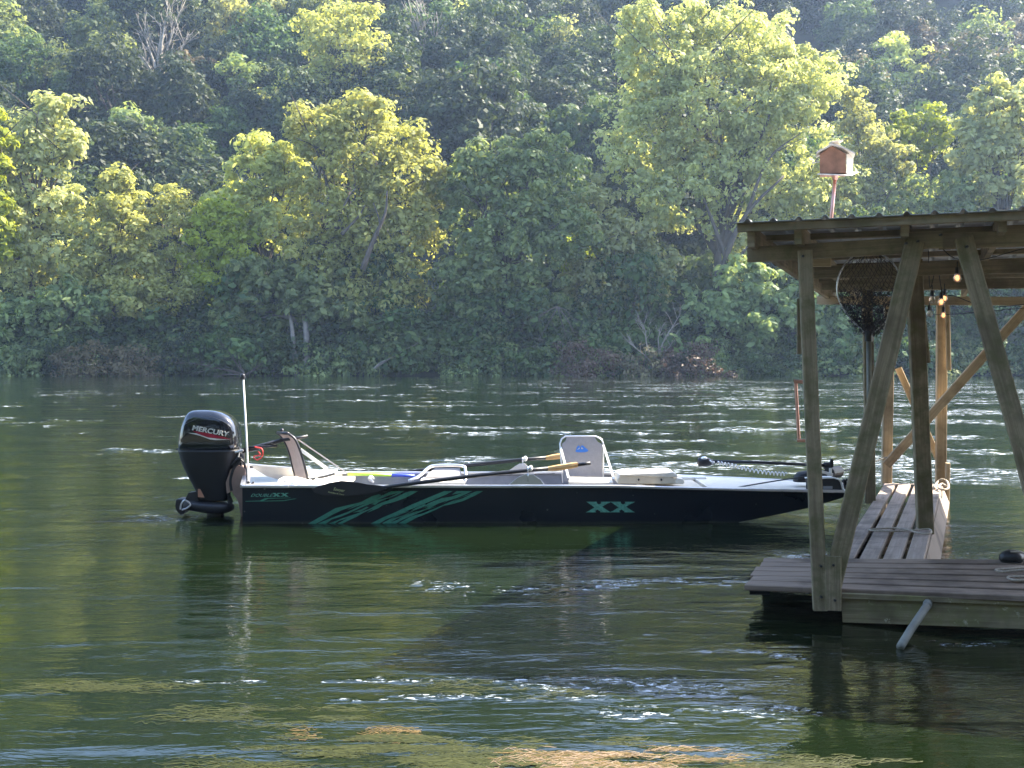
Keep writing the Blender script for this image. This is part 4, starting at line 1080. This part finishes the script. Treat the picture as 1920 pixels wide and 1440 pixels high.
# cloth on stern deck
q = MB(); nx_, ny_ = 34, 14
vs = []; 
for j in range(ny_):
    for i in range(nx_):
        px = 500 + (632-500)*i/(nx_-1); Y = 10.56 + .42*j/(ny_-1)
        z = .352 + .030*math.sin(i*.5+j*.3)*math.sin(j*.8) + .022*math.sin(i*1.3+j) + .035*math.sin(math.pi*i/(nx_-1))*math.sin(math.pi*j/(ny_-1))
        if i in (0, nx_-1) or j in (0, ny_-1): z = .347
        vs.append(((px-960)/F*10.75, Y, max(z, .347)))
q.add(vs, [(j*nx_+i, j*nx_+i+1, (j+1)*nx_+i+1, (j+1)*nx_+i) for j in range(ny_-1) for i in range(nx_-1)])
cl = q.build('crumpled_cloth', M['cloth'], None, smooth=True); tag(cl, 'crumpled cream cloth spread on the stern deck of the boat', 'cloth')
so_ = cl.modifiers.new('thick', 'SOLIDIFY'); so_.thickness = .006
# mooring rope
q = MB(); q.tube(smooth_path([P(1370,916,10.72),P(1440,904,10.8),P(1500,895,10.85),P(1545,890,10.9),P(1590,881,11.3),P(1625,871,11.8),P(1662,857,12.4)],6), .007, 6)
tag(q.build('mooring_rope', M['darkrope'], smooth=True), 'dark mooring rope from the boat bow deck to the far left dock post', 'rope')

# ------------------------------------------------------------------ dock and boathouse
dock = empty('boathouse_dock', (2.2, 7.2, 0), 'weathered wooden boathouse frame with tin roof over a plank dock and walkway', 'boathouse')
V_ = Vector((.36, .933, 0)); U_ = Vector((.934, -.358, .045))
# deck boards
fl_, fr_, bl_, br_ = DP(1397,1097), DP(1990,1122), DP(1432,1046), DP(1990,1048)
fr_ = fl_ + (fr_-fl_)*2.0; br_ = bl_ + (br_-bl_)*2.0
nb = 6
for k in range(nb):
    a0 = fl_.lerp(bl_, k/nb); a1 = fl_.lerp(bl_, (k+1)/nb); b0 = fr_.lerp(br_, k/nb); b1 = fr_.lerp(br_, (k+1)/nb)
    a = a0.lerp(a1, .5) - Vector((0,0,.018)); b_ = b0.lerp(b1, .5) - Vector((0,0,.018))
    a += Vector((random.uniform(-.012,.012),0,0))
    q = MB(); q.bar(a, b_, (a1-a0).length*.93, .036, (a1-a0), .005); q.build('deck_board', M['deck'], dock)
# joists + fascia
def beamF(name, x0, y0, x1, y1, hpx, c, th=.045, mat='beam', zoff=0):
    a, b_ = HP(x0, y0, c), HP(x1, y1, c)
    q = MB(); q.bar(a, b_, th, hpx/F*(a.y+b_.y)/2, (V_.x, V_.y, 0), .004)
    return q.build(name, M[mat], dock)
beamF('deck_fascia', 1579, 1140, 1990, 1153, 53, 7.36, .05, 'fascia')
beamF('deck_rim', 1579, 1117, 1990, 1132, 11, 7.33, .03, 'fascia')
q = MB(); q.tube([DP(1405,1103,-.045), DP(1443,1103,-.045)], .042, 12); q.bar(DP(1430,1075,-.10), DP(1990,1095,-.10), .05, .10, (0,1,0)); q.build('float', M['black'], dock)
def post(name, x0, y0, x1, y1, wpx, c0, c1=None, mat='post', depth=None):
    a, b_ = HP(x0, y0, c0), HP(x1, y1, c1 if c1 else c0); w_ = wpx/F*(a.y+b_.y)/2
    q = MB(); q.bar(a, b_, w_, depth or w_*.95, (1,-.2,0), .006)
    return q.build(name, M[mat], dock)
post('post', 1509, 470, 1538, 1143, 26, 7.28)
post('post', 1562, 1042, 1562, 1143, 29, 7.27, depth=.06)
post('post', 1500, 560, 1500, 664, 12, 7.7, depth=.04)
post('brace', 1716, 452, 1561, 1095, 34, 7.38-.09, depth=.045)
post('brace', 1806, 445, 1916, 838, 33, 7.38-.09, depth=.045)
post('brace', 1916, 838, 1985, 1120, 33, 7.38-.09, depth=.045)
post('post', 1996, 440, 2010, 1143, 28, 7.28)
post('post', 1626, 520, 1632, 943, 18, 12.1, mat='post')
post('post', 1713, 480, 1735, 1000, 28, 10.14, mat='post')
post('brace', 1722, 540, 1737, 681, 14, 10.3, mat='post', depth=.04)
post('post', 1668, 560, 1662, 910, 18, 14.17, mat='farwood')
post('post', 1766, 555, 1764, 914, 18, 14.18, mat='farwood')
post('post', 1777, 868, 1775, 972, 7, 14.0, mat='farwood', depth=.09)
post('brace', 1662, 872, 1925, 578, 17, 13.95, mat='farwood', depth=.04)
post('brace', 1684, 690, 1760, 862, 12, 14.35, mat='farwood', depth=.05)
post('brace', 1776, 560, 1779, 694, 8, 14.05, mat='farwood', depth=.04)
# bolt heads where timbers meet
for (px, py, c) in ((1506,480,7.225),(1722,452,7.22),(1700,456,7.25),(1814,462,7.22),(1540,1062,7.22),(1541,1120,7.22),(1563,1060,7.23),(1566,1126,7.23),(1765,440,7.28)):
    p = HP(px, py, c); q = MB(); q.tube([p, p + Vector((0,.02,0))], .008, 7); q.build('bolt', M['darkmetal'], dock)
# headers
beamF('header_beam', 1402, 478, 1716, 460, 29, 7.38, .045, 'beam')
beamF('header_beam', 1760, 453, 1995, 444, 30, 7.385, .045, 'beam')
beamF('header_beam', 1700, 452, 1768, 449, 32, 7.33, .04, 'beam')
beamF('header_beam', 1524, 511, 1995, 497, 24, 8.94, .045, 'beam')
beamF('header_beam', 1541, 535, 1995, 530, 19.5, 10.55, .045, 'beam')
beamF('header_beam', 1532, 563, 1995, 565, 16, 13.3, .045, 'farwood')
beamF('header_block', 1500, 492, 1558, 492, 16, 8.2, .05, 'farwood')
beamF('header_block', 1725, 520, 1780, 520, 13, 11.6, .05, 'farwood')
# rafters
for px, py in ((1408,444),(1496,438),(1696,423),(1880,414)):
    a = HP(px, py, 7.17); b_ = a + V_*6.55 + Vector((0,0,-.02))
    q = MB(); q.bar(a, b_, .045, .125, (1,0,0), .004); q.build('rafter', M['beam'], dock)
# purlins: run with the front edge, above the rafters
edgeL, edgeR = HP(1383,428,7.12), HP(1990,394,7.12)
edgeR = edgeL + (edgeR-edgeL)*2.3; edgeR.z -= .05  # roof lengthened unseen to the right so that it shades the deck
for k, dc in enumerate([0, .62, 1.3, 2.1, 2.9, 3.7, 4.5, 5.3, 6.1]):
    a = edgeL + V_*dc + Vector((0,0,-.003*dc)); b_ = edgeR + V_*dc + Vector((0,0,-.003*dc))
    q = MB(); q.bar(a, b_, .07 if k else .035, .038 if k else .050, (V_.x, V_.y, 0), .003); q.build('purlin', M['beam'], dock)
# corrugated roof: ribs run away from the viewer
q = MB(); e0 = edgeL + Vector((-.02, -.03, .030)) - V_*.02; e1 = edgeR + Vector((0,-.03,.030)) - V_*.02
Ld = (e1-e0); Ln = Ld.length; ud = Ld.normalized(); up = Vector((0,0,1))
prof = []; s_ = 0; pitch = .152
while s_ < Ln:
    for ds_, hh in ((0,0),(.052,0),(.060,.010),(.068,.019),(.084,.019),(.092,.010),(.100,0),(pitch*.999,0)):
        prof.append((s_+ds_, hh))
    s_ += pitch
vs = []
for dc in (0, 2.2, 4.4, 6.7):
    for (s, hh) in prof: vs.append(e0 + ud*s + up*(hh-.003*dc) + V_*dc)
n = len(prof)
q.add(vs, [(j*n+i, j*n+i+1, (j+1)*n+i+1, (j+1)*n+i) for j in range(3) for i in range(n-1)])
rf = q.build('tin_roof', M['tin'], dock); md = rf.modifiers.new('t', 'SOLIDIFY'); md.thickness = .0025
# walkway
nearx = [1560,1605,1650,1693,1737]; farx = [1655,1682,1711,1740,1769]
for k in range(4):
    n0, n1 = DP(nearx[k]+2.5,1049), DP(nearx[k+1]-2.5,1049); f0, f1 = DP(farx[k]+1.3,907), DP(farx[k+1]-1.3,907)
    a = n0.lerp(n1,.5) - Vector((0,0,.022)); b_ = f0.lerp(f1,.5) - Vector((0,0,.022)) + V_*random.uniform(-.03,.05)
    q = MB(); q.bar(a, b_, ((n1-n0).length+(f1-f0).length)/2*.86, .04, (n1-n0), .006); q.build('walkway_board', M['walk'], dock)
q = MB(); t0, t1 = DP(1737,1049,-.045), DP(1768,909,-.045)
q.prism([t0, t1, t1+Vector((.10,-.02,-.28)), t0+Vector((.10,-.02,-.28))], (-.05,.0,0)); 
t0, t1 = DP(1566,1049,-.045), DP(1657,909,-.045); q.prism([t0, t1, t1+Vector((0,0,-.28)), t0+Vector((0,0,-.28))], (.05,0,0))
q.build('walkway_stringer', M['walk'], dock)
q = MB(); t0, t1 = DP(1657,908,-.045), DP(1768,910,-.045); q.bar(t0-Vector((0,0,.06)), t1-Vector((0,0,.06)), .05, .14, (0,1,0)); q.build('walkway_end_board', M['walk'], dock)
# bracket left of the front post (metal holder)
gb = empty('metal_bracket', HP(1495,770,7.5), 'thin coppery bracket shaped like a square hook left of the front dock post', 'bracket')
q = MB(); q.bar(HP(1489,715,7.5), HP(1512,716,7.5), .03, .024, (0,1,0)); q.bar(HP(1492,718,7.5), HP(1498,826,7.5), .018, .018, (0,1,0)); q.bar(HP(1495,826,7.5), HP(1518,826,7.5), .03, .020, (0,1,0)); q.build('hook', M['copper'], gb)
# pipe
q = MB(); q.tube([HP(1738,1136,7.25), P(1708,1180,6.20), P(1688,1213,5.98)], .023, 14); q.tube([HP(1740,1130,7.32), HP(1738,1137,7.25)], .026, 10)
tag(q.build('mooring_pipe', M['pipe'], smooth=True), 'galvanised pipe slanting from the dock edge into the water', 'pipe')
# ropes
q = MB(); q.tube(smooth_path([DP(1628,993,.012),DP(1650,991,.012),DP(1676,990,.012),DP(1700,993,.012),DP(1724,1000,.012),DP(1745,1000,.012),DP(1742,992,.012),DP(1715,994,.012),DP(1680,996,.012),DP(1640,995,.012),DP(1628,993,.012)],5), .007, 6)
tag(q.build('rope', M['rope'], smooth=True), 'thin rope stretched across the walkway boards to the middle post', 'rope', 'ropes on the dock')
q = MB(); q.tube(smooth_path([DP(1752,916,.01),DP(1757,905,.03),DP(1766,899,.06),DP(1776,903,.04),DP(1778,915,.02),DP(1768,918,.02),DP(1760,914,.03),DP(1766,907,.05),DP(1774,912,.03)],5), .012, 7)
tag(q.build('rope', M['rope'], smooth=True), 'knotted pale rope loop at the foot of the far right dock post', 'rope', 'ropes on the dock')
q = MB(); q.tube(smooth_path([DP(1930,1062,.012),DP(1900,1066,.012),DP(1868,1068,.012),DP(1880,1072,.012),DP(1925,1069,.02),DP(1925,1080,.012),DP(1890,1082,.012),DP(1905,1088,.012),DP(1940,1086,.012)],5), .008, 6)
tag(q.build('rope', M['rope'], smooth=True), 'loose rope coils lying on the dock boards at the right edge', 'rope', 'ropes on the dock')
bg_ = empty('dark_bag', DP(1897,1052), 'dark rounded canvas bag with a pale strap sitting on the dock at the right edge', 'bag')
q = MB(); c_ = DP(1897,1053)
rings = [[c_ + Vector((.085*s_*math.cos(t)+.01*math.sin(3*t), .07*s_*math.sin(t), z)) for t in np.linspace(0,2*math.pi,18,endpoint=False)] for z, s_ in ((0.002,.9),(.02,1.05),(.045,1.0),(.062,.8),(.075,.5),(.080,.15))]
q.loft(rings); q.build('body', M['black'], bg_, smooth=True)
q = MB(); q.tube(smooth_path([c_+Vector((-.03,-.05,.075)), c_+Vector((.03,-.065,.075)), c_+Vector((.085,-.075,.05)), c_+Vector((.12,-.09,.005))],5), .007, 6); q.build('strap', M['rope'], bg_)
# landing net
net = empty('landing_net', HP(1630,545,8.82), 'black mesh landing net hanging upright from a beam, aluminium handle down', 'landing net')
hc = (1630,540); NR = 61
hoop = []
for t in np.linspace(0, 2*math.pi, 41):
    x = hc[0] + NR*math.sin(t)*(1 if math.cos(t) > 0 else (1-.45*(math.cos(t)**2))); y = hc[1] - 68*math.cos(t) if math.cos(t) > 0 else hc[1] - 84*math.cos(t)
    hoop.append(HP(x, y, 8.8))
q = MB(); q.tube(hoop, .0065, 6, cap=False); q.build('hoop', M['alu'], net, smooth=True)
q = MB()   # knotted mesh bag sagging behind and below the hoop
rowsN, colsN = 22, 30; grid = []
for j in range(rowsN+1):
    v_ = j/rowsN; row = []
    for i in range(colsN+1):
        u_ = i/colsN*2-1
        ang = u_*math.pi/2
        ty = 478 + 150*v_
        wid = NR*(math.sin(math.acos(max(-1, min(1, (540-ty)/68)))) if ty < 540 else (1-.88*((ty-540)/88)**1.7))
        y_ = ty + 6*math.sin(u_*9+v_*7)*v_
        x_ = hc[0] + wid*u_
        dep = -.10*math.cos(ang)*math.sin(math.pi*min(1, v_*1.05)) * (1 if True else 0)
        row.append(HP(x_ + 2*math.sin(v_*31+u_*13), y_, 8.8+dep+.01*math.sin(u_*23+v_*11)))
    grid.append(row)
def seg(a, b_, r_=.0019): q.tube([a, b_], r_, 3, cap=False)
for j in range(rowsN):
    for i in range(colsN):
        if (i+j) % 2 == 0:
            seg(grid[j][i], grid[j+1][i+1])
        else: seg(grid[j][i+1], grid[j+1][i])
# gathered folds low in the bag, front and back layer
for layer in range(3):
    for k in range(230):
        v_ = random.uniform(.42, .95); u_ = random.uniform(-1, 1)*(1-.8*max(0, (v_-.35)/.65)**1.6)
        a = HP(hc[0]+NR*u_, 478+150*v_, 8.72+random.uniform(0,.2))
        e2 = a + Vector((random.uniform(-.035,.035), random.uniform(-.02,.02), random.uniform(-.05,.02)))
        e3 = e2 + Vector((random.uniform(-.035,.035), random.uniform(-.02,.02), random.uniform(-.03,.03)))
        q.tube([a, e2, e3], .0023, 3, cap=False)
q.build('mesh_bag', M['mesh'], net)
q = MB(); q.tube([HP(1629,620,8.8), HP(1629,640,8.8)], .030, 10); q.build('yoke', M['black'], net)
q = MB(); q.tube([HP(1629,638,8.8), HP(1630,830,8.8)], .018, 12); q.tube([HP(1629,830,8.8), HP(1629,860,8.8)], .021, 12); q.build('handle', M['pipe'], net, smooth=True)
# birdhouse
BHY = 9.6
bh = empty('birdhouse', P(1560,470,BHY), 'weathered red birdhouse with pale roof on a pole above the dock roof', 'birdhouse')
def b7(a, b_): return (1500 + a/9, 250 + b_/9)
q = MB(); q.prism([P(*b7(a,b_), BHY) for a, b_ in [(335,680),(335,350),(535,215),(775,345),(775,665)]], (.055,.19,0)); body = q.build('house_body', M['brick'], bh)
q = MB(); A_ = [b7(*k) for k in ((782,352),(890,345),(882,655),(782,672))]
q.prism([P(A_[0][0],A_[0][1],BHY+.01),P(A_[1][0],A_[1][1],BHY+.20),P(A_[2][0],A_[2][1],BHY+.20),P(A_[3][0],A_[3][1],BHY+.01)], (.004,-.001,0)); q.build('side_panel', M['housewhite'], body)
q = MB()
pL, pT, pR = P(*b7(285,330),BHY-.03), P(*b7(540,195),BHY-.03), P(*b7(985,345),BHY-.03)
pTm = P(*b7(700,235),BHY-.03)
bk = Vector((.06,.24,.0))
q.prism([pL, pT, pT+bk, pL+bk], (0,0,.014)); q.prism([pT, pTm, pTm+bk, pT+bk], (0,0,.014)); q.prism([pTm, P(*b7(930,350),BHY-.03), P(*b7(930,350),BHY-.03)+bk, pTm+bk], (0,0,.014)); q.build('roof', M['housewhite'], bh)
q = MB(); q.bar(P(*b7(510,160),BHY+.1), P(*b7(705,135),BHY+.1), .10, .012, (0,1,0)); q.bar(P(*b7(600,200),BHY+.1), P(*b7(600,150),BHY+.1), .05,.05,(0,1,0)); q.build('chimney_cap', M['housewhite'], bh)
q = MB(); q.prism([P(*b7(290,682),BHY-.03), P(*b7(860,706),BHY-.03), P(*b7(985,648),BHY+.22), P(*b7(350,660),BHY+.22)], (0,0,-.008)); q.build('perch_tray', M['housewhite'], bh)
q = MB(); q.bar(P(*b7(200,500),BHY+.05), P(*b7(335,480),BHY+.05), .03,.006,(0,1,0)); q.build('perch', M['housewhite'], bh)
q = MB(); q.tube([P(*b7(590,790),BHY+.05),P(*b7(590,705),BHY+.05)], [.02,.036], 10); q.build('pole_flange', M['copper'], bh)
q = MB(); q.tube([P(*b7(590,790),BHY+.05), P(1559,405,BHY+.05), P(1552,500,BHY+.05)], .016, 12); q.build('pole', M['copper'], bh, smooth=True)
# string lights
wire = empty('string_light_cord', HP(1790,500,8.3), 'thin black cord of the string lights looping under the roof beams', 'light cord')
q = MB()
def wpath(pts, c): q.tube(smooth_path([HP(a, b_, c) for a, b_ in pts], 5), .0035, 5)
wpath([(1700,500),(1701,470),(1735,465),(1760,462),(1790,484),(1840,487),(1920,466),(1990,455)], 8.2)
wpath([(1741,470),(1744,540),(1757,500),(1768,550),(1790,555),(1850,575),(1925,570),(1990,560)], 9.2)
wpath([(1743,560),(1744,586),(1770,590),(1860,583),(1925,577)], 10.3)
q.build('cord', M['black'], wire)
for i, (px, py, c, lit, lab) in enumerate([(1700,521,8.15,1,'glowing bulb hanging beside the net, leftmost lit one'),(1795,521,8.2,1,'glowing bulb hanging alone, rightmost of the string'),(1748,562,9.15,0,'clear bulb in the middle cluster, unlit, left in its cluster'),
        (1765,566,9.2,1,'warm lit bulb in the middle cluster'),(1771,559,9.3,1,'warm lit bulb just right of and above the cluster one'),(1743,588,10.2,0,'clear unlit bulb hanging lowest left'),(1769,591,10.3,1,'small lit bulb hanging lowest right')]):
    c_ = HP(px, py, c); e = empty('light_bulb', tuple(c_+Vector((0,0,.05))), lab, 'light bulb', 'string light bulbs')
    q = MB(); q.loft([sup(c_.x, c_.y, c_.z+dz, r_, r_, 2, 12) for dz, r_ in ((-.030,.008),(-.024,.018),(-.010,.026),(.006,.025),(.020,.017),(.030,.013))]); q.build('glass', M['glass'], e, smooth=True)
    q = MB(); q.tube([c_+Vector((0,0,.026)), c_+Vector((0,0,.070))], [.016,.014], 8); q.tube([c_+Vector((0,0,.07)), c_+Vector((0,0,.11))], .004, 5); q.build('socket', M['black'], e)
    if lit:
        q = MB(); q.ball(c_, .011, .011, .017, 8, 6); q.build('filament', M['filament'], e)

# ------------------------------------------------------------------ water weed
def weedmat(name, c, c2):
    m = leafmat(name, c, c2, .25, (1,1,1)); return m
def weeds(name, n, regions, mats, label):
    """strands combed by the current, floating at the surface"""
    V, Fc = [], []
    k = 0
    for (x0, x1, y0, y1, cnt, ln, lift) in regions:
        got = 0; tries = 0
        while got < cnt and tries < cnt*12:
            tries += 1
            cx = random.triangular(x0-.12, x1+.12); cy = random.triangular(y0-.03, y1+.03)
            if float(fbm(np.array([cx*4.0]), np.array([cy*16.0]), 207, 3)[0]) + random.gauss(0, .04) < .50: continue
            got += 1
            L = ln*random.uniform(.3, 1.2); a = random.gauss(0, .10); wd = random.uniform(.0010, .0024)
            z0 = random.uniform(.001, lift); segs = 5; ph = random.uniform(0, 6); am = random.uniform(.004,.02)
            for s in range(segs+1):
                t = s/segs - .5
                x = cx + L*t*math.cos(a); y = cy + L*t*math.sin(a) + am*math.sin(ph + t*7)
                z = z0*max(.0, math.cos(t*3.0)) + .0005
                V += [(x, y-wd, z), (x, y+wd, z + .0008)]
                if s < segs: Fc.append((k, k+2, k+3, k+1))
                k += 2
    o = npmesh(name, V, Fc, mats); tag(o, label, 'water weed', kind='stuff'); return o
weeds('water_weed', 0, [(.02,.88,4.20,4.44,800,.10,.005),(-.85,-.45,4.52,4.70,200,.08,.003)], weedmat('tan_weed', (.05,.035,.012), (.20,.125,.05)), 'tan and orange river weed strands floating at the bottom of the photo')
weeds('water_weed', 0, [(.0,.8,4.2,4.45,420,.10,.006)], weedmat('pinkish_weed', (.15,.10,.07), (.32,.23,.16)), 'pale pinkish weed tips caught among the tan weed strands')
weeds('water_weed', 0, [(-.9,-.3,4.45,4.6,500,.12,.005),(-1.1,.6,4.25,4.6,900,.16,.004),(-1.3,1.5,4.15,4.36,1300,.16,.004),(-2.4,-1.6,5.2,5.4,260,.12,.004),(-.6,1.0,5.1,5.5,300,.12,.004),(-1.6,-.4,4.7,5.0,260,.14,.003)], weedmat('olive_weed', (.022,.03,.008), (.075,.08,.02)), 'olive green river weed strands combed by the current near the camera')

# ------------------------------------------------------------------ haze
hz = MB(); hz.box(-440, 440, -60, 440, -4, 190)
m = bpy.data.materials.new('haze_air'); m.use_nodes = True; nt = m.node_tree; nt.nodes.clear()
pv = N(nt, 'ShaderNodeVolumePrincipled'); pv.inputs['Color'].default_value = (.50,.68,1.0,1); pv.inputs['Density'].default_value = .00033; pv.inputs['Anisotropy'].default_value = .35
o_ = N(nt, 'ShaderNodeOutputMaterial'); nt.links.new(pv.outputs[0], o_.inputs['Volume'])
tag(hz.build('haze', m), kind='stuff')
